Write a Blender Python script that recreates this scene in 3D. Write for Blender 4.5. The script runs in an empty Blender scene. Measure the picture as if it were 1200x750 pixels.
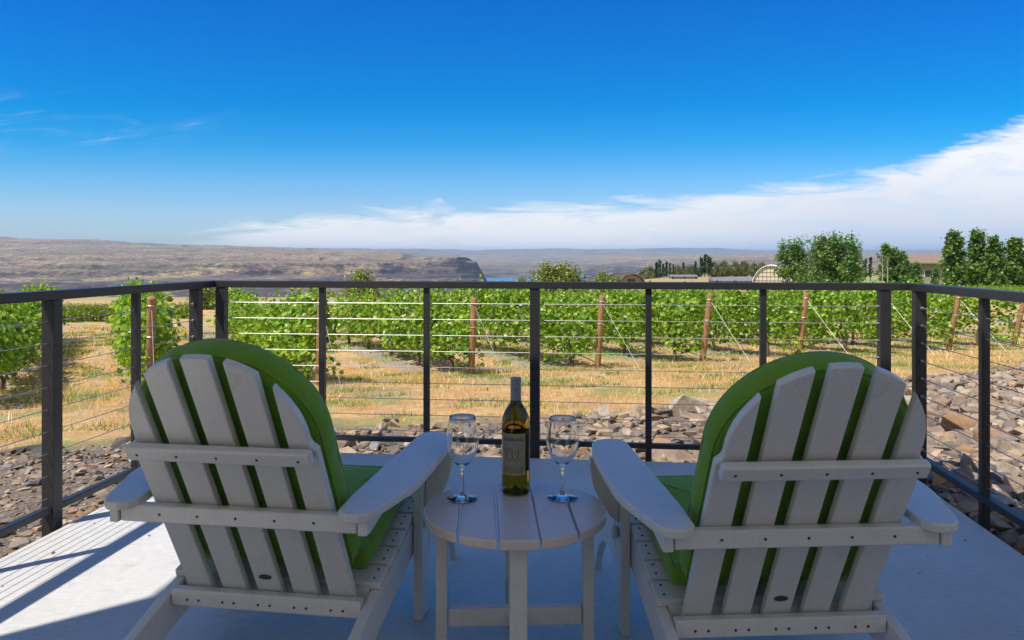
import bpy, bmesh, math, random
import numpy as np
from mathutils import Vector, Matrix, Euler
random.seed(7); RNG = np.random.default_rng(11)
SC = bpy.context.scene; COL = SC.collection
EYE = 1.08; FPX = 900.0; HOR = 301.0
TH = math.atan(.11); CT, ST = math.cos(TH), math.sin(TH)
def uv(u, v, z=0.0): return Vector((u*CT + v*ST, -u*ST + v*CT, z))      # patio axes -> world
PATIO = Matrix.Rotation(-TH, 4, 'Z')

# ------------------------------------------------------------------ objects
def link(o, parent=None):
    COL.objects.link(o)
    if parent is not None: o.parent = parent
    return o
def empty(name, loc=(0,0,0), rz=0.0):
    o = bpy.data.objects.new(name, None); o.empty_display_size = .1
    o.location = loc; o.rotation_euler = (0,0,rz); return link(o)
def tag(o, label=None, cat=None, group=None, kind=None):
    if label: o['label'] = label
    if cat: o['category'] = cat
    if group: o['group'] = group
    if kind: o['kind'] = kind
    return o
def mesh_obj(name, me, m=None, parent=None):
    o = bpy.data.objects.new(name, me)
    if m is not None and not me.materials: me.materials.append(m)
    return link(o, parent)
def npmesh(name, V, F, smooth=False):
    """V (n,3), F (m,k) uniform polygons, fast"""
    me = bpy.data.meshes.new(name); V = np.asarray(V, dtype=np.float32); F = np.asarray(F, dtype=np.int32)
    k = F.shape[1]
    me.vertices.add(len(V)); me.vertices.foreach_set('co', V.ravel())
    me.loops.add(F.size); me.loops.foreach_set('vertex_index', F.ravel())
    me.polygons.add(len(F)); me.polygons.foreach_set('loop_start', np.arange(0, F.size, k, dtype=np.int32))
    try: me.polygons.foreach_set('loop_total', np.full(len(F), k, dtype=np.int32))
    except Exception: pass
    me.polygons.foreach_set('use_smooth', np.full(len(F), smooth))
    me.update(calc_edges=True); me.validate(); return me
def bm_mesh(name, bm, smooth=None):
    bmesh.ops.recalc_face_normals(bm, faces=bm.faces[:])
    me = bpy.data.meshes.new(name); bm.to_mesh(me); bm.free()
    if smooth:
        for p in me.polygons: p.use_smooth = True
    return me
def finish(name, bm, m, parent=None, smooth=False): return mesh_obj(name, bm_mesh(name, bm, smooth), m, parent)
def bevel(bm, geom_edges, off, seg=2):
    bmesh.ops.bevel(bm, geom=geom_edges, offset=off, segments=seg, profile=.6, affect='EDGES', clamp_overlap=True)
def add_box(bm, c, d, bev=0.0, mat=None, seg=2):
    b = bmesh.new(); bmesh.ops.create_cube(b, size=1.0)
    bmesh.ops.scale(b, vec=d, verts=b.verts[:])
    if bev: bevel(b, b.edges[:], bev, seg)
    M = Matrix.Translation(c)
    if mat is not None: M = mat @ M
    b.transform(M); merge(bm, b)
def merge(bm, b):
    me = bpy.data.meshes.new('tmp'); b.to_mesh(me); b.free(); bm.from_mesh(me); bpy.data.meshes.remove(me)
def add_prism(bm, poly, t0, t1, M, bev=0.0, seg=2):
    """poly in local xy, extruded local z t0..t1, then M"""
    b = bmesh.new(); vs = [b.verts.new((x, y, t0)) for x, y in poly]
    f = b.faces.new(vs); r = bmesh.ops.extrude_face_region(b, geom=[f])
    bmesh.ops.translate(b, vec=(0,0,t1-t0), verts=[e for e in r['geom'] if isinstance(e, bmesh.types.BMVert)])
    bmesh.ops.recalc_face_normals(b, faces=b.faces[:])
    if bev:
        es = [e for e in b.edges if abs(e.verts[0].co.z - e.verts[1].co.z) < 1e-7]
        bevel(b, es, bev, seg)
    b.transform(M); merge(bm, b)
def add_tube(bm, pts, r, n=8, cap=True):
    pts = [Vector(p) for p in pts]; rr = r if isinstance(r, (list, tuple)) else [r]*len(pts); rings = []
    for i, p in enumerate(pts):
        d = (pts[min(i+1, len(pts)-1)] - pts[max(i-1, 0)]).normalized()
        a = Vector((0,0,1)) if abs(d.z) < .9 else Vector((1,0,0))
        x = d.cross(a).normalized(); y = d.cross(x)
        rings.append([bm.verts.new(p + (x*math.cos(2*math.pi*k/n) + y*math.sin(2*math.pi*k/n))*rr[i]) for k in range(n)])
    for A, B in zip(rings, rings[1:]):
        for k in range(n): bm.faces.new((A[k], A[(k+1) % n], B[(k+1) % n], B[k]))
    if cap: bm.faces.new(rings[0][::-1]); bm.faces.new(rings[-1])
def add_lathe(bm, prof, n=48, closed=False):
    rings = []
    for r, z in prof:
        if r < 1e-6: rings.append([bm.verts.new((0,0,z))])
        else: rings.append([bm.verts.new((r*math.cos(2*math.pi*k/n), r*math.sin(2*math.pi*k/n), z)) for k in range(n)])
    prs = list(zip(rings, rings[1:]))
    if closed: prs.append((rings[-1], rings[0]))
    for A, B in prs:
        for k in range(n):
            j = (k+1) % n
            if len(A) == 1 and len(B) == 1: continue
            if len(A) == 1: bm.faces.new((A[0], B[j], B[k]))
            elif len(B) == 1: bm.faces.new((A[k], A[j], B[0]))
            else: bm.faces.new((A[k], A[j], B[j], B[k]))
def copy_tree(o, parent=None):
    c = o.copy(); COL.objects.link(c); c.parent = parent
    for ch in list(o.children): copy_tree(ch, c)
    return c

# ------------------------------------------------------------------ numpy noise
_P = np.random.default_rng(3).permutation(512).astype(np.int64)
_G = np.random.default_rng(4).uniform(-1, 1, (512, 2))
def gnoise(x, y):
    x = np.asarray(x, float); y = np.asarray(y, float)
    xi = np.floor(x).astype(np.int64); yi = np.floor(y).astype(np.int64); xf = x-xi; yf = y-yi
    def g(ix, iy, fx, fy):
        h = _P[(_P[ix & 511] + iy) & 511]; return _G[h,0]*fx + _G[h,1]*fy
    u = xf**3*(xf*(xf*6-15)+10); v = yf**3*(yf*(yf*6-15)+10)
    a = g(xi, yi, xf, yf); b = g(xi+1, yi, xf-1, yf); c = g(xi, yi+1, xf, yf-1); d = g(xi+1, yi+1, xf-1, yf-1)
    return (a+(b-a)*u) + ((c+(d-c)*u) - (a+(b-a)*u))*v
def fbm(x, y, o=4):
    s = 0; a = 1.0
    for i in range(o): s = s + a*gnoise(x*2**i + 17*i, y*2**i - 9*i); a *= .5
    return s
def ridged(x, y, o=4):
    s = 0; a = 1.0
    for i in range(o): s = s + a*(1 - 2*np.abs(gnoise(x*2**i + 31*i, y*2**i + 5*i))); a *= .5
    return s

# ------------------------------------------------------------------ materials
class MB:
    def __init__(s, name):
        s.m = bpy.data.materials.new(name); s.m.use_nodes = True; s.t = s.m.node_tree; s.n = s.t.nodes; s.l = s.t.links
        s.b = s.n['Principled BSDF']; s.out = s.n['Material Output']
    def new(s, typ, **k):
        n = s.n.new(typ)
        for a, v in k.items(): setattr(n, a, v)
        return n
    def pos(s, obj=False):
        if obj: return s.new('ShaderNodeTexCoord').outputs['Object']
        return s.new('ShaderNodeNewGeometry').outputs['Position']
    def noise(s, scale, vec=None, detail=4, rough=.55, stretch=None, dist=0):
        n = s.new('ShaderNodeTexNoise'); n.inputs['Scale'].default_value = scale; n.inputs['Detail'].default_value = detail
        n.inputs['Roughness'].default_value = rough; n.inputs['Distortion'].default_value = dist
        if vec is not None:
            if stretch:
                mp = s.new('ShaderNodeMapping'); mp.inputs['Scale'].default_value = stretch; s.l.new(vec, mp.inputs['Vector']); vec = mp.outputs['Vector']
            s.l.new(vec, n.inputs['Vector'])
        return n.outputs['Fac']
    def ramp(s, fac, stops, interp='LINEAR'):
        r = s.new('ShaderNodeValToRGB'); e = r.color_ramp.elements; r.color_ramp.interpolation = interp
        while len(e) < len(stops): e.new(.5)
        for el, (p, c) in zip(e, stops):
            el.position = p; el.color = (c, c, c, 1) if isinstance(c, (int, float)) else (*c, 1)
        s.l.new(fac, r.inputs['Fac']); return r.outputs['Color']
    def mix(s, fac, a, b, mode='MIX'):
        n = s.new('ShaderNodeMix', data_type='RGBA', blend_type=mode)
        for i, v in ((0, fac), (6, a), (7, b)):
            if isinstance(v, bpy.types.NodeSocket): s.l.new(v, n.inputs[i])
            elif i == 0: n.inputs[0].default_value = v
            else: n.inputs[i].default_value = (*v, 1)
        return n.outputs[2]
    def math(s, op, a, b=None, c=None, clamp=False):
        n = s.new('ShaderNodeMath', operation=op, use_clamp=clamp)
        for i, v in enumerate((a, b, c)):
            if v is None: continue
            if isinstance(v, bpy.types.NodeSocket): s.l.new(v, n.inputs[i])
            else: n.inputs[i].default_value = v
        return n.outputs[0]
    def bump(s, h, strength=.3, dist=.01):
        n = s.new('ShaderNodeBump'); n.inputs['Strength'].default_value = strength; n.inputs['Distance'].default_value = dist
        s.l.new(h, n.inputs['Height']); s.l.new(n.outputs['Normal'], s.b.inputs['Normal']); return n
    def col(s, c):
        if isinstance(c, bpy.types.NodeSocket): s.l.new(c, s.b.inputs['Base Color'])
        else: s.b.inputs['Base Color'].default_value = (*c, 1)
    def set(s, **k):
        for a, v in k.items(): s.b.inputs[a.replace('_', ' ')].default_value = v
        return s.m
    def sepxyz(s, vec):
        n = s.new('ShaderNodeSeparateXYZ'); s.l.new(vec, n.inputs[0]); return n.outputs

def mat_simple(name, c, rough=.5, var=.12, scale=20, bump=0, bdist=.002, metal=0):
    b = MB(name); p = b.pos(True); f = b.noise(scale, p, 5)
    lo = tuple(x*(1-var) for x in c); hi = tuple(min(1, x*(1+var)) for x in c)
    b.col(b.ramp(f, [(.3, lo), (.7, hi)]))
    if bump: b.bump(f, bump, bdist)
    return b.set(Roughness=rough, Metallic=metal)

def mat_concrete():
    b = MB('broom_concrete'); p = b.pos()
    f1 = b.noise(1.6, p, 6, .6); f2 = b.noise(30, p, 5, .6)
    br = b.noise(60, p, 3, .6, stretch=(.12, 3.0, 1))
    c = b.ramp(f1, [(.3, (.52, .50, .455)), (.55, (.62, .60, .555)), (.75, (.67, .65, .605))])
    c = b.mix(.35, c, b.ramp(f2, [(.3, (.42, .40, .37)), (.7, (.64, .62, .58))]))
    st = b.noise(3.2, p, 5, .6)
    c = b.mix(b.ramp(st, [(.66, 0.0), (.74, .45)]), c, (.40, .35, .27))
    c = b.mix(.5, c, b.mix(1.0, c, b.ramp(br, [(.3, .80), (.5, 1.0), (.7, 1.16)]), 'MULTIPLY'))
    spot = b.noise(75, p, 2, .5)
    c = b.mix(b.ramp(spot, [(.72, 0.0), (.76, .5)]), c, (.25, .22, .18))
    b.col(c); b.bump(b.math('ADD', b.math('MULTIPLY', br, .7), f2), .35, .003)
    b.b.inputs['Specular IOR Level'].default_value = .65
    return b.set(Roughness=.5)
def mat_lumber(name, base):
    b = MB(name); p = b.pos(True)
    g = b.noise(9, p, 6, .6, stretch=(14, 14, 1.2)); n2 = b.noise(5, p, 4)
    c = b.ramp(g, [(.25, tuple(x*.90 for x in base)), (.75, base)])
    c = b.mix(b.ramp(n2, [(.45, 0.0), (.75, .35)]), c, tuple(x*.86 for x in base))
    wm = b.noise(14, p, 6, .7, dist=.8)
    c = b.mix(b.ramp(wm, [(.56, 0.0), (.70, .5)]), c, tuple(x*.74 for x in base))
    b.col(c); b.bump(g, .18, .0015); b.b.inputs['Specular IOR Level'].default_value = .75; return b.set(Roughness=.34)
def mat_fabric(name, c):
    b = MB(name); p = b.pos(True); w = b.noise(260, p, 2); n = b.noise(7, p, 3)
    b.col(b.mix(b.ramp(n, [(.3, 0.0), (.7, 1.0)]), tuple(x*.88 for x in c), c)); cr = b.noise(9, p, 5, .6, stretch=(1.6, 1, .5), dist=1.2)
    b.bump(b.math('ADD', b.math('MULTIPLY', w, .08), cr), .55, .012)
    b.b.inputs['Sheen Weight'].default_value = .25
    return b.set(Roughness=.9)
def leaf_mat(name, dark, mid, light, trans=.35, edge=None):
    b = MB(name); g = b.new('ShaderNodeNewGeometry'); o = b.new('ShaderNodeObjectInfo')
    r = b.math('FRACT', b.math('ADD', g.outputs['Random Per Island'], o.outputs['Random']))
    c = b.ramp(r, [(0, dark), (.45, mid), (.85, light), (1, tuple(x*1.15 for x in light))])
    b.col(c); b.set(Roughness=.33)
    t = b.new('ShaderNodeBsdfTranslucent'); mx = b.new('ShaderNodeMixShader'); mx.inputs[0].default_value = trans
    tc = b.mix(1.0, c, (1.25, 1.15, .5), 'MULTIPLY'); b.l.new(tc, t.inputs['Color'])
    b.l.new(b.b.outputs[0], mx.inputs[1]); b.l.new(t.outputs[0], mx.inputs[2]); b.l.new(mx.outputs[0], b.out.inputs['Surface'])
    return b.m
def mat_rock(name, dark=False):
    b = MB(name); g = b.new('ShaderNodeNewGeometry'); o = b.new('ShaderNodeObjectInfo'); p = b.pos()
    r = b.math('FRACT', b.math('ADD', g.outputs['Random Per Island'], o.outputs['Random']))
    if dark: st = [(0, (.05, .045, .04)), (.5, (.09, .08, .07)), (.8, (.16, .13, .10)), (1, (.28, .22, .16))]
    else: st = [(0, (.09, .08, .075)), (.12, (.19, .15, .125)), (.35, (.35, .255, .17)), (.55, (.50, .36, .23)), (.68, (.34, .185, .09)), (.82, (.27, .225, .19)), (.92, (.58, .47, .34)), (1, (.24, .22, .22))]
    c = b.ramp(r, st); n = b.noise(14, p, 6, .65); n2 = b.noise(60, p, 4)
    c = b.mix(b.ramp(n, [(.35, .55), (.65, 0.0)]), c, (.11, .085, .065))
    c = b.mix(b.ramp(n2, [(.62, 0.0), (.75, .5)]), c, (.50, .43, .34))
    b.col(c); b.bump(b.math('ADD', n, b.math('MULTIPLY', n2, .4)), .5, .02); return b.set(Roughness=.85)
def mat_ground():
    b = MB('dry_ground'); p = b.pos(); x, y, z = b.sepxyz(p)
    n1 = b.noise(.35, p, 6, .6); n2 = b.noise(1.7, p, 6, .65); n3 = b.noise(9, p, 6, .7); n4 = b.noise(45, p, 4, .7)
    straw = b.ramp(n3, [(.25, (.38, .225, .08)), (.45, (.57, .355, .13)), (.6, (.68, .465, .20)), (.8, (.76, .58, .31))])
    soil = b.ramp(n3, [(.25, (.24, .12, .05)), (.5, (.54, .29, .125)), (.75, (.68, .44, .25))])
    c = b.mix(b.ramp(b.math('ADD', b.math('MULTIPLY', n2, .6), b.math('MULTIPLY', b.noise(.8, p, 4, .6), .4)), [(.44, 0.0), (.56, 1.0)]), soil, straw)
    n5 = b.noise(95, p, 3, .7)
    c = b.mix(b.ramp(b.math('DIVIDE', y, 40.0), [(.2, .75), (1, .2)]), c, b.mix(1.0, c, b.ramp(n5, [(.32, .42), (.47, .95), (.6, 1.12), (.72, 1.35)]), 'MULTIPLY'))
    # headland bare band near stones
    s = b.math('ADD', b.math('MULTIPLY', x, -.57), b.math('MULTIPLY', y, .82))
    # soil strips under the vine rows: p coordinate across rows, spacing 2.66
    pc = b.math('ADD', b.math('MULTIPLY', x, .886), b.math('MULTIPLY', y, .463))
    pc = b.math('ADD', pc, b.math('MULTIPLY', b.math('SUBTRACT', n2, .5), .7))
    ph = b.math('ABSOLUTE', b.math('SUBTRACT', b.math('FRACT', b.math('DIVIDE', b.math('ADD', pc, 100*2.66-.6+1.33), 2.66)), .5))
    row = b.ramp(ph, [(.06, 1.0), (.2, 0.0)])
    inrow = b.ramp(b.math('DIVIDE', b.math('SUBTRACT', s, 8.0), 6.0), [(.0, 0.0), (.5, 1.0)])
    far = b.ramp(b.math('DIVIDE', y, 60.0), [(.5, 1.0), (.8, 0.0)])
    deb = b.ramp(b.noise(22, p, 6, .75, stretch=(1, 1, 1), dist=.6), [(.3, (.17, .125, .09)), (.5, (.34, .265, .20)), (.7, (.52, .45, .37))])
    c = b.mix(b.math('MULTIPLY', b.math('MULTIPLY', row, inrow), b.math('MULTIPLY', far, .95)), c, deb)
    trk = b.ramp(b.math('ABSOLUTE', b.math('SUBTRACT', ph, .33)), [(.03, 1.0), (.085, 0.0)])
    c = b.mix(b.math('MULTIPLY', b.math('MULTIPLY', trk, inrow), b.math('MULTIPLY', far, .7)), c, b.ramp(n3, [(.3, (.38, .24, .13)), (.7, (.66, .47, .30))]))
    # green growth in patches
    gp = b.noise(.55, p, 5, .6); gm = b.math('MULTIPLY', b.ramp(gp, [(.50, 0.0), (.58, 1.0)]), b.ramp(n3, [(.36, 0.0), (.56, .85)]))
    c = b.mix(gm, c, (.18, .27, .06))
    # stony zone by the patio
    st = b.ramp(b.math('DIVIDE', b.math('ADD', b.math('SUBTRACT', b.math('SUBTRACT', y, b.math('MULTIPLY', x, .30)), b.math('MULTIPLY', b.math('MAXIMUM', b.math('SUBTRACT', x, 1.2), 0.0), .40)), b.math('MULTIPLY', b.math('SUBTRACT', n2, .5), 1.6)), 10.0), [(.69, 1.0), (.77, 0.0)])
    stone = b.ramp(n4, [(.3, (.07, .05, .04)), (.5, (.20, .145, .10)), (.7, (.40, .31, .21))])
    c = b.mix(st, c, stone)
    # meadow and lawn further out
    olive = b.ramp(n1, [(.3, (.22, .20, .07)), (.55, (.36, .29, .12)), (.75, (.20, .23, .06))])
    c = b.mix(b.ramp(b.math('DIVIDE', y, 150.0), [(.75, 0.0), (1.0, .8)]), c, olive)
    lawn = b.math('MULTIPLY', b.ramp(b.math('DIVIDE', b.math('SUBTRACT', y, 70), 400.0), [(.0, 0.0), (.05, 1.0), (.5, 1.0), (.9, 0.0)]), b.ramp(b.math('DIVIDE', b.math('DIVIDE', x, b.math('MAXIMUM', y, 1.0)), 1.0), [(.38, 0.0), (.42, 1.0)]))
    c = b.mix(b.math('MULTIPLY', lawn, .85), c, b.ramp(n2, [(.3, (.13, .24, .03)), (.7, (.22, .33, .06))]))
    # canyon land: dry grass on gentle slopes, basalt where it is steep
    gn = b.new('ShaderNodeNewGeometry'); nz = b.sepxyz(gn.outputs['Normal'])[2]
    m1 = b.noise(.004, p, 8, .62); m2 = b.noise(.03, p, 8, .7); m3 = b.noise(.085, p, 6, .78)
    grass = b.ramp(b.math('ADD', b.math('MULTIPLY', m1, .7), b.math('MULTIPLY', m2, .3)), [(.34, (.10, .066, .062)), (.42, (.25, .165, .115)), (.50, (.36, .27, .135)), (.57, (.24, .16, .125)), (.66, (.52, .36, .24))])
    grass = b.mix(b.ramp(b.noise(.0016, p, 5, .6), [(.50, 0.0), (.60, .6)]), grass, (.17, .19, .085))
    lay = b.noise(.05, p, 5, .7, stretch=(.05, .05, 6.0))
    rock = b.ramp(lay, [(.3, (.014, .012, .015)), (.5, (.034, .028, .030)), (.68, (.10, .078, .066))])
    steep = b.math('ADD', nz, b.math('MULTIPLY', b.math('SUBTRACT', m2, .5), .25))
    hill = b.mix(b.ramp(steep, [(.90, 1.0), (.985, 0.0)]), grass, rock)
    outc = b.noise(.0045, p, 9, .72, stretch=(1, .55, 1), dist=.8); lowz = b.ramp(b.math('DIVIDE', b.math('ADD', z, 120.0), 160.0), [(.38, .72), (.72, .22)])
    hill = b.mix(b.math('MULTIPLY', b.math('MULTIPLY', b.ramp(outc, [(.45, 0.0), (.49, .95)]), lowz), b.ramp(b.math('DIVIDE', y, 20000.0), [(.2, 1.0), (.3, .35)])), hill, (.020, .016, .030))
    sv = b.new('ShaderNodeCombineXYZ'); b.l.new(b.math('MULTIPLY', x, .0006), sv.inputs[0]); b.l.new(b.math('MULTIPLY', b.math('ADD', z, b.math('MULTIPLY', m1, 26.0)), .085), sv.inputs[1])
    strat = b.noise(1.0, sv.outputs[0], 5, .7)
    hill = b.mix(b.math('MULTIPLY', b.math('MULTIPLY', b.ramp(strat, [(.46, 0.0), (.50, .92)]), lowz), b.ramp(b.math('DIVIDE', y, 20000.0), [(.2, 1.0), (.3, .3)])), hill, (.030, .022, .038))
    hill = b.mix(1.0, hill, b.ramp(m3, [(.36, .18), (.47, .8), (.55, 1.25), (.66, 2.1)]), 'MULTIPLY')
    # irrigated fields on the far plain
    fld = b.noise(.0011, p, 3, .5, stretch=(1, .25, 1)); hill = b.mix(b.math('MULTIPLY', b.ramp(fld, [(.60, 0.0), (.63, .6)]), b.ramp(b.math('DIVIDE', y, 20000.0), [(.3, 0.0), (.36, 1.0)])), hill, (.10, .15, .06))
    c = b.mix(b.ramp(b.math('DIVIDE', y, 2000.0), [(.3, 0.0), (.5, 1.0)]), c, hill)
    b.col(c)
    nearb = b.math('MULTIPLY', b.math('ADD', n3, n4), b.ramp(b.math('DIVIDE', y, 60.0), [(.4, 1.0), (1.0, .1)]))
    b.bump(nearb, .6, .05); return b.set(Roughness=.95)

M = {}
M['concrete'] = mat_concrete()
M['lumber'] = mat_lumber('white_lumber', (.745, .715, .655))
M['lumber_table'] = mat_lumber('warm_white_lumber', (.76, .635, .575))
M['fabric'] = mat_fabric('lime_fabric', (.165, .34, .015))
M['steel'] = mat_simple('dark_powder_steel', (.026, .025, .027), .42, .1, 30)
M['cable'] = mat_simple('steel_cable', (.42, .41, .39), .42, .05, 30, metal=.7)
M['screw'] = mat_simple('screw_dark', (.04, .04, .042), .5)
M['badge'] = mat_simple('badge_dark', (.05, .048, .05), .5)
M['ground'] = mat_ground()
M['rock'] = mat_rock('rip_rap_stone'); M['basalt'] = mat_rock('basalt_stone', True)
M['vine_leaf'] = leaf_mat('vine_leaf', (.085, .20, .014), (.20, .36, .028), (.42, .56, .08), .48)
M['young_leaf'] = leaf_mat('young_vine_leaf', (.12, .20, .02), (.22, .30, .03), (.32, .38, .05), .38)
M['tree_leaf'] = leaf_mat('tree_leaf', (.05, .12, .02), (.11, .22, .035), (.22, .33, .065), .45)
M['far_leaf'] = leaf_mat('far_tree_leaf', (.03, .065, .018), (.06, .105, .028), (.10, .15, .04), .25)
M['olive_leaf'] = leaf_mat('olive_tree_leaf', (.07, .085, .022), (.13, .145, .035), (.20, .20, .05), .25)
M['bush_leaf'] = leaf_mat('bush_leaf', (.09, .14, .015), (.17, .22, .03), (.27, .31, .05), .3)
M['weed'] = leaf_mat('weed_leaf', (.10, .19, .03), (.19, .31, .05), (.33, .42, .10), .35)
M['straw'] = leaf_mat('straw_blade', (.42, .26, .08), (.66, .44, .16), (.80, .62, .32), .25)
M['debris'] = leaf_mat('cane_cuttings', (.12, .085, .06), (.26, .20, .15), (.46, .40, .33), .05)
M['bark'] = mat_simple('vine_bark', (.13, .09, .06), .9, .4, 18, .6, .02)
M['pale_bark'] = mat_simple('pale_bark', (.42, .37, .31), .9, .25, 6)
M['post_wood'] = (lambda b: (b.col(b.ramp(b.noise(6, b.pos(True), 6, .65, stretch=(7, 7, .7)), [(.3, (.17, .085, .035)), (.55, (.34, .19, .085)), (.75, (.46, .30, .16))])), b.bump(b.noise(8, b.pos(True), 5, .6, stretch=(8, 8, .6)), .5, .01), b.set(Roughness=.85))[-1])(MB('weathered_post_wood'))
M['wire'] = mat_simple('galvanised_wire', (.62, .60, .57), .4, .1, 20, metal=.4)
M['hose'] = mat_simple('black_hose', (.02, .018, .018), .5)
M['stake'] = mat_simple('rusty_stake', (.10, .06, .045), .7, .3)
M['canvas'] = mat_simple('cream_canvas', (.62, .58, .46), .7, .08, 1.2)
M['white_trim'] = mat_simple('white_membrane', (.75, .75, .73), .5, .05, 3)
M['rib'] = mat_simple('brown_rib', (.22, .18, .12), .6)
M['shingle'] = mat_simple('brown_shingle', (.24, .165, .13), .85, .2, 3)
M['stucco'] = mat_simple('tan_stucco', (.30, .255, .20), .9, .1, 4)
M['dark_roof'] = mat_simple('dark_roof', (.075, .05, .042), .7, .2, 3)
M['grey_roof'] = mat_simple('grey_metal_roof', (.20, .20, .215), .5, .1, 2)
M['window'] = mat_simple('window_glass', (.03, .035, .04), .08)
M['capsule'] = mat_simple('silver_capsule', (.27, .28, .31), .38, .05, 60, metal=.35)
M['label'] = mat_simple('cream_label', (.31, .29, .235), .6, .06, 90)
M['label_gold'] = mat_simple('gold_border', (.52, .43, .08), .5)
M['label_ink'] = mat_simple('label_ink', (.035, .03, .03), .6)
M['label_fig'] = mat_simple('label_ochre_ink', (.22, .17, .07), .6)
M['label_grey'] = mat_simple('label_grey_wash', (.24, .225, .20), .6, .25, 160)
M['etch'] = mat_simple('white_etching', (.8, .8, .8), .6)
def glass(name, c, ior, rough=0.0):
    b = MB(name); b.col(c); return b.set(Roughness=rough, IOR=ior, Transmission_Weight=1.0)
M['glass'] = glass('clear_glass', (.985, .99, .99), 1.48)
M['wine_glass_bottle'] = glass('amber_bottle_glass', (.36, .20, .006), 1.40)
M['water'] = (lambda b: (b.col((.015, .10, .25)), b.bump(b.noise(.05, b.pos(), 4), .15, .5), b.set(Roughness=.22))[-1])(MB('river_water'))

# ------------------------------------------------------------------ terrain
def P(px): return (px-600)/900.0
PROF = [  # column (photo x as a direction), [(distance, photo height line)...]
 (-500, [(190,348),(270,372),(1000,362),(1300,346),(1500,336),(1700,330),(2600,312),(3000,306),(4200,295),(5200,285),(6000,281),(7500,290),(26000,296)]),
 (0,   [(190,347.5),(270,372),(1000,362),(1300,346),(1500,336),(1700,330),(2550,313),(2700,306),(4200,296),(5200,285),(6000,281),(7500,290),(26000,296)]),
 (100, [(190,347.5),(270,372),(1000,360),(1300,344),(1600,335),(1800,329),(1920,316),(2050,312),(3200,303),(4500,294),(5600,284.5),(7500,292),(26000,296)]),
 (200, [(190,347.5),(270,372),(1000,358),(1300,343),(1700,332),(1900,326),(2000,317),(2100,315),(3000,306),(4500,296),(5500,291),(7500,296),(26000,296)]),
 (300, [(190,347.5),(270,370),(1000,356),(1300,341),(1800,330),(2000,325),(2060,313),(2200,310),(3200,303),(4500,297),(5500,293),(7500,296),(26000,296)]),
 (400, [(190,347.5),(270,368),(1000,354),(1400,338),(1900,329),(2100,322),(2150,311),(2300,309),(3200,304),(4500,299),(6000,297.5),(8000,299),(26000,295)]),
 (470, [(190,347.5),(270,366),(1000,352),(1500,336),(2000,330),(2150,323),(2200,312),(2400,309),(3500,304.5),(5000,301.5),(8000,300),(20000,295),(26000,298)]),
 (535, [(190,347),(270,364),(1000,350),(1500,336),(2000,331),(2200,323),(2280,316),(2310,306),(2400,303.5),(2600,303),(2900,314),(3600,325),(5500,318),(9000,306),(15000,298.5),(20000,294.5),(26000,299)]),
 (558, [(190,347),(270,362),(1000,350),(1500,337),(2100,331),(2300,326),(2330,313),(2450,310),(2600,316),(2800,330),(3400,329.5),(3600,327.0),(3700,325.0),(4300,320.5),(5700,315.5),(9000,306),(15000,298.5),(20000,294.5),(26000,299)]),
 (572, [(190,346),(270,360),(1000,350),(1500,340),(2500,335),(3200,330.5),(3400,329.4),(3600,327.0),(3720,325.0),(4300,320.8),(5700,315.5),(9000,306),(15000,298),(20000,294),(26000,299)]),
 (680, [(190,341),(260,352),(1000,346),(1500,339),(2500,334),(3300,329.6),(4000,325),(4500,321.8),(4650,319.8),(5600,315.5),(9000,306),(14000,299),(20000,293.3),(26000,298)]),
 (720, [(220,335),(300,342),(1000,338),(1500,333),(2500,329),(3500,322),(4200,317),(6000,311),(6200,306),(9000,304.5),(14000,299),(20000,293),(26000,298)]),
 (800, [(500,322.5),(700,328),(1200,326),(2000,322),(3500,316),(5000,311),(5200,305),(8000,304.5),(14000,300),(20000,292.5),(26000,298)]),
 (900, [(520,322.5),(800,323),(2000,317),(3800,311),(5000,306),(5200,303),(8000,302),(14000,299),(20000,295),(26000,298)]),
 (1050,[(540,322),(800,321),(1800,314),(3000,308),(6000,303),(12000,299.5),(20000,295.5),(26000,298)]),
 (1800,[(540,322),(800,321),(1800,314),(3000,308),(6000,303),(12000,299.5),(20000,295.5),(26000,298)]),
]
_ls = np.linspace(math.log(60), math.log(26000), 900)
_cols = []; _edge = []
for px, pts in PROF:
    Y = np.array([p[0] for p in pts], float); z = EYE - (np.array([p[1] for p in pts]) - HOR)/FPX*Y
    _cols.append(np.interp(_ls, np.log(Y), z)); _edge.append(Y[0])
_cols = np.array(_cols); _txs = np.array([P(p[0]) for p in PROF]); _edge = np.array(_edge)
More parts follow.
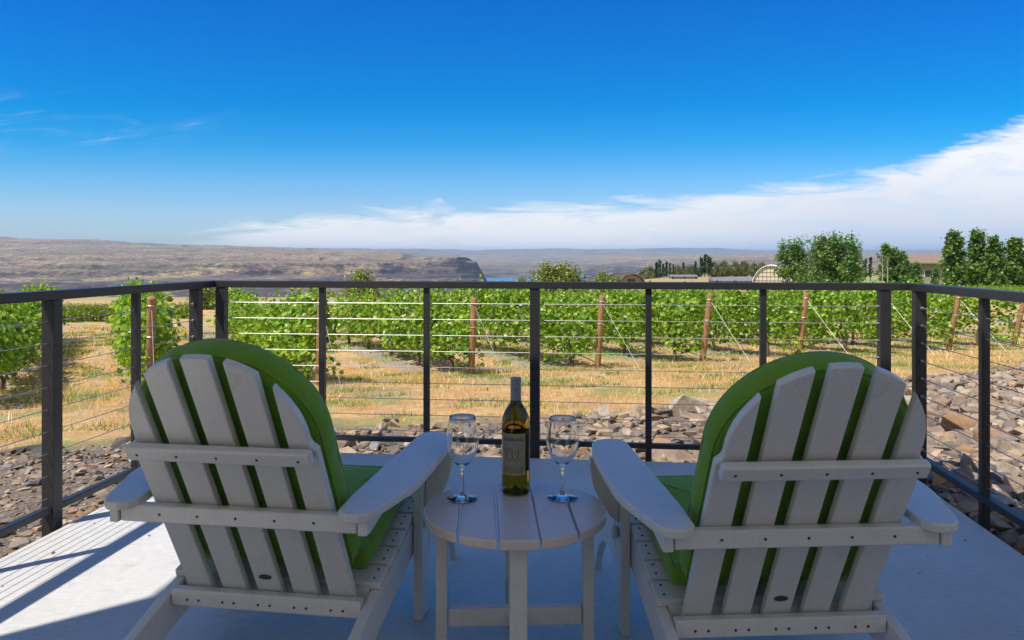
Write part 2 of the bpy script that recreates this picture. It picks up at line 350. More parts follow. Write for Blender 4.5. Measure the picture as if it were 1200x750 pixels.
def terrain(X, Y):
    X = np.asarray(X, float); Y = np.asarray(Y, float)
    s = .82*(Y - .30*X)
    near = -.12 - .115*np.clip(s-3, 0, 11.05) - .046*np.clip(Y-20, 0, 50) - (.018+.026*np.clip((750-(600+900*X/np.maximum(Y,.5)))/150, 0, 1))*np.clip(Y-70, 0, None)
    bank = .03*fbm(X*.8, Y*.8, 3) + .05*fbm(X*.15, Y*.15, 3)*np.clip((s-4)/6, 0, 1)
    near = near + bank*np.clip((s-2)/3, .3, 1)
    tx = np.clip(X/np.maximum(Y, .5), _txs[0]+1e-6, _txs[-1]-1e-6)
    e = np.interp(tx, _txs, _edge)
    j = np.clip(np.searchsorted(_txs, tx)-1, 0, len(_txs)-2); w = (tx-_txs[j])/(_txs[j+1]-_txs[j])
    li = (np.log(np.clip(Y, 60, 25999))-_ls[0])/(_ls[1]-_ls[0]); k = np.clip(li.astype(int), 0, len(_ls)-2); q = li-k
    def at(jj): return _cols[jj, k]*(1-q) + _cols[jj, k+1]*q
    far = at(j)*(1-w) + at(j+1)*w
    amp = np.clip((Y-700)/900, 0, 1)*np.clip((30000-Y)/15000, .15, 1)
    land = np.clip((far+98)/12, 0, 1)                         # keep the river bed smooth
    det = (ridged(X/420, Y/700, 5)-.55)*11 + fbm(X/90, Y/160, 4)*7
    det = det + (ridged(X/1500+3, Y/2500, 4)-.5)*np.clip((Y-2500)/3000, 0, 1)*16
    det = det + (fbm(X/2600+5, Y/6000, 4)*95 + (ridged(X/1300, Y/2600+9, 3)-.5)*30)*np.clip((Y-7000)/7000, 0, 1)
    h = far + det*amp*land
    step = 17.0; t = h/step; fl = np.floor(t); fr = t-fl       # basalt benches
    terr = (fl + np.clip((fr-.62)/.38, 0, 1)**1.0*.75 + fr*.25)*step
    bw = np.clip((Y-1000)/300, 0, 1)*np.clip((4200-Y)/1500, 0, 1)*np.clip((560-(600+900*tx))/60+1, 0, 1)*.75*land
    h = h*(1-bw) + terr*bw
    b = np.clip((Y-e*.9)/(e*.25), 0, 1); b = b*b*(3-2*b)
    return near*(1-b) + h*b
def tz(x, y): return float(terrain(np.array([x]), np.array([y]))[0])
Ys = np.concatenate([np.exp(np.linspace(math.log(1.2), math.log(60), 300, endpoint=False)), np.exp(np.linspace(math.log(60), math.log(1200), 70, endpoint=False)),
                     np.exp(np.linspace(math.log(1200), math.log(6500), 250, endpoint=False)), np.exp(np.linspace(math.log(6500), math.log(25900), 60))])
Tx = np.concatenate([np.linspace(-1.5, -.74, 60, endpoint=False), np.linspace(-.74, .74, 620, endpoint=False), np.linspace(.74, 1.5, 60)])
XX = Tx[None,:]*Ys[:,None]; YY = np.repeat(Ys[:,None], len(Tx), 1); ZZ = terrain(XX, YY)
nr, nc = XX.shape; idx = np.arange(nr*nc).reshape(nr, nc)
F = np.stack([idx[:-1,:-1], idx[:-1,1:], idx[1:,1:], idx[1:,:-1]], -1).reshape(-1, 4)
tag(mesh_obj('ground', npmesh('ground', np.stack([XX, YY, ZZ], -1).reshape(-1, 3), F, True), M['ground']), 'dry vineyard ground falling to a brown river canyon', kind='structure')
# lower yard sheet round and behind the building
tag(mesh_obj('yard', npmesh('yard', [(-300,-300,-2.2),(300,-300,-2.2),(300,24,-2.2),(-300,24,-2.2)], [(0,1,2,3)]), M['ground']), kind='structure')
rx = []; 
for Yv in (3000, 5650): rx += [(P(480)*Yv, Yv, -100.6), (P(735)*Yv, Yv, -100.6)]
tag(mesh_obj('river', npmesh('river', rx, [(0,1,3,2)]), M['water']), 'deep blue river in the canyon', kind='structure')

tag(mesh_obj('house_yard', npmesh('house_yard', [(-60,-60,-.17),(60,-60,-.17),(60,1.3,-.17),(-60,1.3,-.17)], [(0,1,2,3)]), M['ground']), kind='structure')
# ------------------------------------------------------------------ patio
bm = bmesh.new(); add_box(bm, ((1.537-2.124)/2, (4.113-2.4)/2, -.15), (3.661, 6.513, .30), .006)
bm.transform(PATIO); tag(finish('patio', bm, M['concrete']), 'pale broom finished concrete patio slab', kind='structure')

# ------------------------------------------------------------------ porch building behind and over the camera
pb = empty('porch_building', uv(-.85, -2.3), -TH)
tag(pb, 'tan stucco house wall and flat porch roof shading the patio', 'building')
def pobj(name, boxes, m, parent):
    b = bmesh.new()
    for c, d in boxes: add_box(b, (c[0]+.85, c[1]+2.3, c[2]), d, .004)
    return finish(name, b, m, parent)
pobj('wall', [((.3, -2.5, 1.75), (4.4, .2, 3.5))], M['stucco'], pb)
pobj('column', [((-2.77, .62, 1.75), (.30, .35, 3.5))], M['stucco'], pb)
rf = pobj('roof', [((-1.2825, .10, 3.59), (3.285, 5.4, .16))], M['dark_roof'], pb)
pobj('soffit', [((-1.20, .10, 3.485), (3.12, 5.38, .035))], M['white_trim'], rf)
wd = pobj('door', [((-.2, -2.39, 1.05), (1.8, .03, 2.1))], M['window'], pb)
pobj('handle', [((.1, -2.36, 1.0), (.02, .03, .25))], M['cable'], wd)

# ------------------------------------------------------------------ railing
rl = empty('cable_railing', uv(-.3, 4.175), -TH)
tag(rl, 'black steel railing with thin horizontal cables round the patio edge', 'railing')
def robj(name, fn, m, parent=rl):
    b = bmesh.new(); fn(b); b.transform(Matrix.Translation((.3, -4.175, 0))); return finish(name, b, m, parent)
UL, UR, VC = -2.182, 1.622, 4.175; RT = .945
VB = -.9
robj('top_rail', lambda b: add_box(b, ((UL+UR)/2, VC, RT-.019), (UR-UL-.064, .062, .038), .003), M['steel'])
robj('top_rail', lambda b: add_box(b, (UL, (VC+.031+1.3)/2, RT-.019), (.062, VC+.031-1.3, .038), .003), M['steel'])
robj('top_rail', lambda b: add_box(b, (UR, (VC+.031+VB)/2, RT-.019), (.062, VC+.031-VB, .038), .003), M['steel'])
ZB = .067
def posts(axis, fixed, vals, w, name):
    for q in vals:
        c = (q, fixed) if axis == 'u' else (fixed, q)
        robj(name, lambda b: add_box(b, (c[0], c[1], (RT-.039-.28)/2), (w, w, RT-.039+.28), .003), M['steel'])
BIGC = [-2.125, -.333, 1.484]; THC = [-1.531, -.934, .277, .873]
posts('u', VC, BIGC, .053, 'post'); posts('u', VC, THC, .033, 'picket')
BIGL = [3.995, 2.876, 1.70]; THL = [3.443, 2.29]; posts('v', UL, BIGL, .053, 'post'); posts('v', UL, THL, .033, 'picket')
BIGR = [4.085, 2.80, 1.55, .3]; THR = [3.43, 2.17, .92]; posts('v', UR, BIGR, .053, 'post'); posts('v', UR, THR, .033, 'picket')
def spans(vals): vals = sorted(vals); return list(zip(vals, vals[1:]))
for a, c in spans(BIGC): robj('bottom_rail', lambda b: add_box(b, ((a+c)/2, VC, ZB), (c-a-.054, .036, .026), .003), M['steel'])
for a, c in spans(BIGL): robj('bottom_rail', lambda b: add_box(b, (UL, (a+c)/2, ZB), (.036, c-a-.054, .026), .003), M['steel'])
for a, c in spans(BIGR): robj('bottom_rail', lambda b: add_box(b, (UR, (a+c)/2, ZB), (.040, c-a-.054, .030), .003), M['steel'])
for k in range(9):
    z = .822 - .0885*k
    for q, sg in ((BIGC[0]+.0265, 1), (BIGC[-1]-.0265, -1)): robj('cable_fitting', lambda b: add_tube(b, [(q, VC, z), (q+sg*.012, VC, z), (q+sg*.013, VC, z), (q+sg*.055, VC, z)], [.0075, .0075, .0045, .004], 8), M['cable'])
    for uu, B in ((UL, BIGL), (UR, BIGR)):
        q = B[0]-.0265; robj('cable_fitting', lambda b: add_tube(b, [(uu, q, z), (uu, q-.012, z), (uu, q-.013, z), (uu, q-.055, z)], [.0075, .0075, .0045, .004], 8), M['cable'])
    robj('cable', lambda b: add_tube(b, [(BIGC[0], VC, z), (BIGC[-1], VC, z)], .0019, 6), M['cable'])
    robj('cable', lambda b: add_tube(b, [(UL, BIGL[-1], z), (UL, BIGL[0], z)], .0019, 6), M['cable'])
    robj('cable', lambda b: add_tube(b, [(UR, BIGR[-1], z), (UR, BIGR[0], z)], .0019, 6), M['cable'])

# ------------------------------------------------------------------ chairs
TILT = math.atan2(.214+.152, .872-.206)
def backM():   # local x = chair x, y = up the back, z = towards the sitter
    up = Vector((0, -math.sin(TILT), math.cos(TILT))); n = Vector((0, math.cos(TILT), math.sin(TILT)))
    m = Matrix.Identity(4)
    for i in range(3): m[i][0] = (1,0,0)[i]; m[i][1] = up[i]; m[i][2] = n[i]; m[i][3] = (0, .152, .206)[i]
    return m
BM = backM()
YZ = Matrix(((0,0,1,0),(1,0,0,0),(0,1,0,0),(0,0,0,1)))     # poly (y,z) extruded along x
SL = M['lumber']
def seat_z(y): return .215 + .25*(y-.15)
def make_chair():
    t = empty('adirondack_chair')
    def part(name, fn, m=SL, parent=t, smooth=False):
        b = bmesh.new(); fn(b); return finish(name, b, m, parent, smooth)
    # back slats
    pitch, hw = .0985, .0335; R, s0 = .218, .528
    for i in range(5):
        xc = (i-2)*pitch; x0, x1 = xc-hw, xc+hw
        top = lambda x: s0 + math.sqrt(max(0, R*R - x*x))
        if i in (0, 4):
            sg = -1 if i == 0 else 1; xi, xo = (x1, x0) if i == 0 else (x0, x1); xo = sg*.2305
            pl = [(xi, -.034), (xi, top(xi))]
            for k in range(1, 9):
                a = math.acos(min(1, abs(xi)/R)); ang = a*(1-k/9.0); pl.append((sg*R*math.cos(ang)*.985, s0 + R*math.sin(ang)))
            pl += [(sg*.2145, s0), (sg*.215, s0-.012), (sg*.2185, s0-.022), (sg*.2265, s0-.030), (xo, s0-.036), (xo, -.034)]
        else:
            pl = [(x0, -.034)] + [(x0+(x1-x0)*k/8, top(x0+(x1-x0)*k/8)) for k in range(9)] + [(x1, -.034)]
        sl = part('back_slat', lambda b: add_prism(b, pl, 0, .021, BM, .004))
        if i == 2:
            el = [(.0175*math.cos(2*math.pi*k/20), .055+.0085*math.sin(2*math.pi*k/20)) for k in range(20)]
            part('maker_badge', lambda b: add_prism(b, el, -.0025, .0002, BM, .0006), M['badge'], sl)
    def screws(bar, pts, n=(0,-1,0)):
        for p in pts:
            b = bmesh.new(); q = Vector(p); nn = Vector(n); add_tube(b, [q - nn*.001, q + nn*.0010], .0034, 8); finish('screw', b, M['screw'], bar)
    # crossbars
    tl = Matrix.Rotation(TILT*.5, 4, 'X')
    b3 = part('upper_crossbar', lambda b: add_box(b, (0,0,0), (.452, .024, .040), .008, Matrix.Translation((0, -.103, .627)) @ Matrix.Rotation(TILT, 4, 'X'), 3))
    nb = Vector((0, -math.cos(TILT), -math.sin(TILT)))
    screws(b3, [((i-2)*.0985, -.103 + nb.y*.012, .627 + nb.z*.012) for i in range(5)], nb)
    b2 = part('arm_crossbar', lambda b: add_box(b, (0, -.012, .455), (.604, .030, .042), .006, None, 3))
    screws(b2, [((i-2)*.0985, -.0272, .455) for i in range(5)])
    b1 = part('lower_crossbar', lambda b: add_box(b, (0, .131, .188), (.520, .028, .044), .006, Matrix.Identity(4), 3))
    screws(b1, [((i-2)*.0985+dx, .1168, .184) for i in range(5) for dx in (-.016, .016)])
    part('seat_cleat', lambda b: add_box(b, (0, .192, .190), (.518, .020, .052), .003))
    # seat slats
    for k in range(6):
        y = .218 + k*.080; sm = Matrix.Translation((0, y, seat_z(y))) @ Matrix.Rotation(math.atan(.25), 4, 'X')
        ss = part('seat_slat', lambda b: add_box(b, (0,0,0), (.578, .074, .021), .005, sm))
        for sx in (-1, 1):
            for dy in (-.018, .018): screws(ss, [sm @ Vector((sx*.268, dy, .0108))], sm.to_3x3() @ Vector((0,0,1)))
    for sx in (-1, 1):
        # stringer: runs from the seat front down to the rear foot
        pl = [(-.43, 0), (-.20, 0), (-.02, .055), (.149, .105), (.40, .165), (.60, .215), (.66, .26), (.665, .315), (.62, .318), (.149, seat_z(.149)-.012), (.10, .19), (-.40, .035)]
        x0 = .262 if sx > 0 else -.290
        st = part('stringer', lambda b: add_prism(b, pl, x0, x0+.028, YZ, .005))
        # curved front foot
        pf = [(.56, .16), (.60, .30), (.70, .285), (.80, .235), (.90, .15), (.96, .06), (1.0, 0), (.945, 0), (.915, .055), (.86, .115), (.79, .155), (.71, .175), (.64, .165)]
        x2 = .2925 if sx > 0 else -.3175
        ff = part('front_foot', lambda b: add_prism(b, pf, x2, x2+.025, YZ, .004))
        # front leg
        x3 = .2925 if sx > 0 else -.3205
        part('front_leg', lambda b: add_prism(b, [(.475, 0), (.555, 0), (.556, .500), (.475, .496)], x3, x3+.028, YZ, .005))
        kn = part('knob', lambda b: add_tube(b, [(sx*.320, .515, .283), (sx*.326, .515, .283), (sx*.331, .515, .283), (sx*.338, .515, .283), (sx*.342, .515, .283)], [.008, .019, .021, .019, .010], 16), SL, t, True)
        # arm bracket on the leg's outer face
        pc = [(0, 0)] + [(.078*math.sin(math.pi/2*k/7), -.19*(1-math.sin(math.pi/2*k/7)*.0) * (1-k/7) ** .9 - .012) for k in range(8)][::-1]
        pc = [(0, 0), (.082, 0), (.083, -.02), (.079, -.055), (.068, -.095), (.050, -.13), (.026, -.165), (0, -.19)]
        mm = Matrix(((sx,0,0,sx*.3212),(0,0,1,.505),(0,1,0,.4985),(0,0,0,1)))
        part('arm_bracket', lambda b: add_prism(b, pc, 0, .026, mm, .003))
        # arm rest
        ap = [(.258, -.028), (.268, -.046), (.290, -.058), (.318, -.056), (.336, -.040), (.350, -.008), (.365, .045), (.380, .100), (.388, .124), (.396, .170), (.402, .30), (.404, .43), (.400, .50), (.391, .555), (.374, .583), (.345, .594), (.310, .594), (.293, .580), (.286, .548), (.276, .39), (.266, .22), (.257, .06)]
        sa = math.atan(.07); am = Matrix.Translation((0, 0, .494)) @ Matrix.Rotation(sa, 4, 'X') @ Matrix.Diagonal((sx, 1, 1, 1))
        part('arm_rest', lambda b: add_prism(b, ap, -.022, 0, am, .006, 3))
        # block under the rear of the arm
        x4 = .305 if sx > 0 else -.329
        part('arm_block', lambda b: add_prism(b, [(-.030, .432), (-.004, .432), (.20, .468), (.20, .4855), (-.030, .4695)], x4, x4+.024, YZ, .004))
    return t
def pad(bm, outline, t, M4, wob=0.0, seed=0, puff=.006, pleat=0.0):
    """closed cushion from an outline (local xy) with thickness t along local z"""
    rnd = np.random.default_rng(seed); n = len(outline); O = np.array(outline, float); C = O.mean(0)
    # inward normals for true offsets
    d = np.roll(O, -1, 0) - np.roll(O, 1, 0); N = np.stack([-d[:,1], d[:,0]], 1); N /= np.linalg.norm(N, axis=1)[:,None]
    if ((C-O)*N).sum() < 0: N = -N
    e = t*.5
    levels = [(.9, 0, 0, 1), (.0, .06, -puff*.5, 1), (0, .02, 0.0, 1), (0, .008, .10*t, 1), (0, .001, .28*t, 1), (0, 0, .5*t, 1), (0, .001, .72*t, 1), (0, .008, .90*t, 1), (0, .013, .965*t, 0), (0, .020, t, 1), (0, .06, t+puff, 1), (.9, 0, t+puff*1.4, 1)]
    rings = []
    ph = rnd.uniform(0, 6.28, 4)
    for (sc, off, w, k) in levels:
        row = []
        for i in range(n):
            if sc: p = O[i] + (C-O[i])*sc*.75
            else: p = O[i] + N[i]*off
            a = i/n
            wv = wob*(math.sin(a*37+ph[0]) + math.sin(a*61+ph[1]+w*40))*.5
            pl = pleat*(math.sin(i*1.9+ph[2])*.6 + math.sin(i*.83+ph[3])*.4)*(1 if .0 < w < t else .25)
            q = p - N[i]*(wv+pl)
            row.append(bm.verts.new((q[0], q[1], w + wv*.8)))
        rings.append(row)
    for A, B in zip(rings, rings[1:]):
        for k in range(n): bm.faces.new((A[k], A[(k+1) % n], B[(k+1) % n], B[k]))
    for r, zc in ((rings[0], 0.0), (rings[-1], t+puff*1.5)):
        c = bm.verts.new((C[0], C[1], zc))
        for k in range(n): bm.faces.new((r[k], r[(k+1) % n], c))
    bm.transform(M4)
def make_cushion(seed, R, s0, sh):
    t = empty('chair_cushion')
    hw = R
    ol = []
    for k in range(14): ol.append((-hw + .012*math.sin(k/13*math.pi)*.3, .075 + (s0-.075)*k/14))
    ol = [(-hw, .075+(s0-.075)*k/14) for k in range(14)]
    ol += [(-R*math.cos(math.pi*k/44), s0 + R*math.sin(math.pi*k/44)) for k in range(45)]
    ol += [(hw, s0 - (s0-.075)*k/14) for k in range(1, 15)]
    ol += [(hw - 2*hw*k/12, .070) for k in range(1, 12)]
    ol = [(x+sh, y) for x, y in ol]
    b = bmesh.new(); pad(b, ol, .075, BM @ Matrix.Translation((0, 0, .0345)), .0016, seed, .012, .0036)
    back = finish('back_pad', b, M['fabric'], t, True)
    for md in (back,): 
        sm = md.modifiers.new('soft', 'SUBSURF'); sm.levels = 1; sm.render_levels = 1
    for w in (.0090, .0665):
        b = bmesh.new(); C = (sh, .4)
        add_tube(b, [(x+(C[0]-x)*.040, y+(C[1]-y)*.030, w) for x, y in ol]+[(ol[0][0]+(C[0]-ol[0][0])*.040, ol[0][1]+.010, w)], .0042, 6); b.transform(BM @ Matrix.Translation((0, 0, .0345)))
        finish('piping', b, M['fabric'], back, True)
    # seat pad
    def line(a, c, n): return [(a[0]+(c[0]-a[0])*k/n, a[1]+(c[1]-a[1])*k/n) for k in range(n)]
    ol = line((-.248, 0), (-.248, .455), 14) + line((-.248, .455), (.248, .455), 14) + line((.248, .455), (.248, 0), 14) + line((.248, 0), (-.248, 0), 14)
    sm4 = Matrix.Translation((0, .215, seat_z(.215)+.013)) @ Matrix.Rotation(math.atan(.25), 4, 'X')
    b = bmesh.new(); pad(b, ol, .058, sm4, .0012, seed+5, .010, .0012)
    seat = finish('seat_pad', b, M['fabric'], t, True)
    b = bmesh.new(); add_tube(b, [(x*.965, .2275+(y-.2275)*.968, .052) for x, y in ol]+[(ol[0][0]*.965, .2275+(ol[0][1]-.2275)*.968, .052)], .0042, 6); b.transform(sm4); finish('piping', b, M['fabric'], seat, True); s2 = seat.modifiers.new('soft', 'SUBSURF'); s2.levels = 1; s2.render_levels = 1
    return t
POSE = [((-.656, 1.859, 0), -.153), ((.658, 1.733, 0), .058)]
ch = make_chair(); ch.location, ch.rotation_euler = POSE[0][0], (0, 0, POSE[0][1])
tag(ch, 'white slatted adirondack chair beside the sunlit strip of patio', 'chair', 'white adirondack chairs on the patio')
ch2 = copy_tree(ch); ch2.location, ch2.rotation_euler = POSE[1][0], (0, 0, POSE[1][1])
tag(ch2, 'white slatted adirondack chair wholly in shade near the stone slope', 'chair', 'white adirondack chairs on the patio')
for i, lab in enumerate(('lime green cushion on the chair next to the sunlit patio strip', 'lime green cushion on the fully shaded chair near the stones')):
    cu = make_cushion(20+i, (.235, .229)[i], (.500, .490)[i], (.001, -.006)[i]); cu.location, cu.rotation_euler = POSE[i][0], (0, 0, POSE[i][1])
    tag(cu, lab, 'cushion', 'green chair cushions')

# ------------------------------------------------------------------ side table
TX, TY, TZ, TR = .008, 2.072, .405, .246
tb = empty('side_table', (TX, TY, 0), .04)
tag(tb, 'small round slatted white side table between the two chairs', 'table')
lim = [-.246, -.1475, -.0505, .0505, .1475, .246]
for i in range(5):
    a, c = lim[i]+(.0035 if i else 0), lim[i+1]-(.0035 if i < 4 else 0)
    xs = [a+(c-a)*k/10 for k in range(11)]; f = lambda x: math.sqrt(max(1e-6, TR*TR-x*x))
    pl = [(x, f(x)) for x in xs] + [(x, -f(x)) for x in xs[::-1]]
    if i == 0: pl = [p for j, p in enumerate(pl) if j != len(pl)-1]
    if i == 4: pl = [p for j, p in enumerate(pl) if j != 11]
    b = bmesh.new(); add_prism(b, pl, TZ-.026, TZ, Matrix.Identity(4), .006, 3); finish('tabletop_slat', b, M['lumber_table'], tb)
for k, (x, y) in enumerate(((0, -.185), (.197, 0), (0, .185), (-.197, 0))):
    d = (.043, .030, TZ-.027) if k % 2 == 0 else (.030, .043, TZ-.027)
    b = bmesh.new(); add_box(b, (x, y, (TZ-.027)/2), d, .004); finish('leg', b, SL, tb)
b = bmesh.new(); add_box(b, (0, 0, .115), (.358, .028, .048), .003); finish('stretcher', b, SL, tb)
b = bmesh.new(); add_box(b, (0, -.0915, .115), (.026, .152, .046), .003); finish('stretcher', b, SL, tb)
b = bmesh.new(); add_box(b, (0, .0915, .115), (.026, .152, .046), .003); finish('stretcher', b, SL, tb)

# ------------------------------------------------------------------ wine bottle
wb = empty('wine_bottle', (.011, 2.198, TZ+.001))
tag(wb, 'amber wine bottle with cream label and silver capsule on the round table', 'bottle')
RB = .0402
prof = [(0, .028), (.012, .026), (.022, .016), (.030, .004), (.034, 0), (.0375, .0015), (.0398, .006), (RB, .014), (RB, .195), (.0395, .208), (.0365, .222), (.030, .237), (.0225, .249), (.0168, .258), (.0146, .268), (.0142, .30), (.0142, .322), (0, .322)]
b = bmesh.new(); add_lathe(b, prof, 64); bod = finish('glass_body', b, M['wine_glass_bottle'], wb, True)
b = bmesh.new(); add_lathe(b, [(.0149, .258), (.0152, .262), (.0153, .318), (.0154, .321), (.0158, .322), (.0158, .3275), (.0150, .329), (0, .3292)], 48); cap = finish('capsule', b, M['capsule'], wb, True)
def cyl_patch(bm, a0, a1, z0, z1, r, n=24):
    vs = [[bm.verts.new((r*math.sin(a0+(a1-a0)*k/n), -r*math.cos(a0+(a1-a0)*k/n), z)) for k in range(n+1)] for z in (z0, z1)]
    for k in range(n): bm.faces.new((vs[0][k], vs[0][k+1], vs[1][k+1], vs[1][k]))
def wrap(bm, r, ac, zc):     # bend flat (x,y) geometry round the bottle
    for v in bm.verts:
        a = ac + v.co.x/r; rr = r + v.co.z; v.co = Vector((rr*math.sin(a), -rr*math.cos(a), zc + v.co.y))
AC = -.22; HWA = .92; Z0, Z1 = .060, .176
b = bmesh.new(); cyl_patch(b, AC-HWA, AC+HWA, Z0, Z1, RB+.0005); lab = finish('front_label', b, M['label'], wb, True)
b = bmesh.new(); e = .045
cyl_patch(b, AC-HWA, AC+HWA, Z1-.0028, Z1-.0002, RB+.0008); cyl_patch(b, AC-HWA, AC+HWA, Z0+.0002, Z0+.0032, RB+.0008)
cyl_patch(b, AC-HWA, AC-HWA+.07, Z0+.0032, Z1-.0028, RB+.0008, 3); cyl_patch(b, AC+HWA-.07, AC+HWA, Z0+.0032, Z1-.0028, RB+.0008, 3)
finish('label_border', b, M['label_gold'], lab)
b = bmesh.new(); cyl_patch(b, AC-HWA+.075, AC+HWA-.075, Z0+.004, Z0+.024, RB+.0008); finish('label_band', b, M['label_grey'], lab)
def text_bm(body, size):
    cu = bpy.data.curves.new('lettering', 'FONT'); cu.body = body; cu.size = size; cu.align_x = 'CENTER'; cu.align_y = 'CENTER'; cu.offset = size*.012
    o = bpy.data.objects.new('lettering', cu); COL.objects.link(o); dg = bpy.context.evaluated_depsgraph_get()
    me = bpy.data.meshes.new_from_object(o.evaluated_get(dg)); bpy.data.objects.remove(o); bpy.data.curves.remove(cu)
    b = bmesh.new(); b.from_mesh(me); bpy.data.meshes.remove(me); bmesh.ops.triangulate(b, faces=b.faces[:])
    return b
b = text_bm('SAUVBLANC', .0108); wrap(b, RB+.0011, AC, Z1-.0165); finish('lettering', b, M['label_ink'], lab)
b = bmesh.new()
def stroke(pts, w, z=0.0):
    for p, q in zip(pts, pts[1:]):
        p = Vector((*p, z)); q = Vector((*q, z)); d = (q-p).normalized(); nrm = Vector((-d.y, d.x, 0))*w/2
        for s in range(3):
            A = p+(q-p)*s/3; B = p+(q-p)*(s+1)/3; b.faces.new([b.verts.new(A-nrm), b.verts.new(B-nrm), b.verts.new(B+nrm), b.verts.new(A+nrm)])
for k, x in enumerate((-.018, -.002, .015)):
    f = (1, -1, 1)[k]
    stroke([(x, .012), (x+.001*f, .002), (x-.001*f, -.004)], .0036)            # torso
    stroke([(x-.001*f, -.004), (x-.006*f, -.013), (x-.004*f, -.022)], .0021); stroke([(x-.001*f, -.004), (x+.005*f, -.012), (x+.010*f, -.019)], .0021)
    stroke([(x, .010), (x+.007*f, .013), (x+.011*f, .020)], .0017); stroke([(x, .010), (x-.007*f, .006), (x-.010*f, .012)], .0017)
    c = Vector((x+.0005*f, .0165, 0)); b.faces.new([b.verts.new(c+Vector((.0026*math.cos(a), .003*math.sin(a), 0))) for a in [2*math.pi*i/10 for i in range(10)]])
wrap(b, RB+.0010, AC, .116); finish('dancing_figures', b, M['label_fig'], lab)
b = bmesh.new(); cyl_patch(b, math.pi-.85, math.pi+.75, .055, .178, RB+.0005); finish('back_label', b, M['label_grey'], wb, True)
b = bmesh.new()
for w, hgt in ((.0016, .0085), (.0085, .0016)):
    vs = [b.verts.new((x*w/2, y*hgt/2, 0)) for x, y in ((-1,-1),(1,-1),(1,1),(-1,1))]; b.faces.new(vs)
wrap(b, .0156, -.1, .296); finish('cross_mark', b, M['label_ink'], cap)

# ------------------------------------------------------------------ wine glasses
def make_glass(loc, H, label, etched):
    t = empty('wine_glass', loc); tag(t, label, 'wine glass', 'stemmed wine glasses on the table')
    zb = .092; top = H; th = .0011
    outer = [(0, .0), (.030, 0), (.0425, .0005), (.0436, .0012), (.0425, .0024), (.030, .0035), (.014, .0065), (.0065, .017), (.0042, .032), (.0040, .060), (.0046, .082), (.0085, zb-.002)]
    bowl = [(.018, zb+.006), (.029, zb+.017), (.0375, zb+.032), (.0432, zb+.050), (.0452, zb+.068), (.0446, zb+.085), (.0420, zb+.105), (.0385, zb+.124), (.0362, top-.0008), (.0358, top)]
    inner = [(r-th*(1.0), z+.0004) for r, z in bowl[::-1]][1:] + [(.0095, zb+.0045), (0, zb+.003)]
    inner = [(.0352, top)] + inner
    b = bmesh.new(); add_lathe(b, outer + bowl + inner, 64)
    g = finish('glass', b, M['glass'], t, True)
    if etched:
        b = text_bm('NYB', .019)
        for v in b.verts:
            a = .05 + v.co.x/.0455; rr = .0459; zc = zb+.066 + v.co.y; v.co = Vector((rr*math.sin(a), -rr*math.cos(a), zc))
        finish('etched_letters', b, M['etch'], g)
    return t
make_glass((-.138, 2.138, TZ+.001), .231, 'empty stemmed wine glass left of the bottle with white letters etched on it', True)
make_glass((.141, 2.146, TZ+.001), .226, 'empty plain stemmed wine glass right of the bottle', False)

# ------------------------------------------------------------------ stones
def rock_mesh(seed, flat):
    r = np.random.default_rng(seed); b = bmesh.new(); n = 12
    pts = r.normal(size=(n, 3)); pts /= np.linalg.norm(pts, axis=1)[:,None]; pts = np.sign(pts)*np.abs(pts)**.6*.55
    pts *= np.array([1.0, r.uniform(.55, .9), flat*r.uniform(.7, 1.2)])
    for p in pts: b.verts.new(p)
    res = bmesh.ops.convex_hull(b, input=b.verts[:])
    bmesh.ops.delete(b, geom=[v for v in b.verts if not v.link_faces], context='VERTS')
    bevel(b, b.edges[:], .014, 1); bmesh.ops.triangulate(b, faces=b.faces[:])
    bmesh.ops.recalc_face_normals(b, faces=b.faces[:])
    return b
RK = []; RKM = []
for k in range(16):
    b = rock_mesh(k+50, (.3, .42, .55, .75)[k % 4]); b.verts.ensure_lookup_table(); b.verts.index_update()
    RK.append((np.array([v.co[:] for v in b.verts]), np.array([[v.index for v in f.verts] for f in b.faces])))
    me = bpy.data.meshes.new('stone'); b.to_mesh(me); b.free(); me.materials.append(M['rock']); RKM.append(me)
RKD = []
for me in RKM:
    m2 = me.copy(); m2.materials.clear(); m2.materials.append(M['basalt']); RKD.append(m2)
def s_of(x, y): return y - .30*x - .40*max(0.0, x-1.2)
def in_patio(x, y, mg=.0):
    u = x*CT - y*ST; v = x*ST + y*CT; return -2.124-mg < u < 1.537+mg and v < 4.113+mg
rocks = []   # x, y, size, dark
rr = random.Random(5)
def try_rock(x, y, sz, dark=0, bound=7.05):
    if in_patio(x, y, .10 + sz*.45) or s_of(x, y) + rr.uniform(-.35, .35) > bound: return
    if y < 1.2 or abs(x/y) > .95: return
    rocks.append((x, y, sz, dark))
for _ in range(17000):       # right slope: angular chips
    y = rr.uniform(2.2, 16); x = rr.uniform(1.6, 1.0*y)
    if x < 1.9 and y < 4: continue
    q = rr.random(); try_rock(x, y, .04+.15*q**4 + .0035*y*rr.random())
for _ in range(4200):       # strip beyond the middle
    y = rr.uniform(4.3, 9.6); x = rr.uniform(-2.0, 3.0); try_rock(x, y, .03+.13*rr.random()**3)
for _ in range(8000):       # left: small stones
    y = rr.uniform(2.2, 8.0); x = rr.uniform(-6, -1.4); try_rock(x, y, .022+.065*rr.random()**3, 0, 7.0)
for _ in range(46):         # dark row along the left edge of the stones
    x = rr.uniform(-6, -1.6); y = 7.1 + .30*x + rr.uniform(-.25, .2); rocks.append((x, y, rr.uniform(.11, .22), 1))
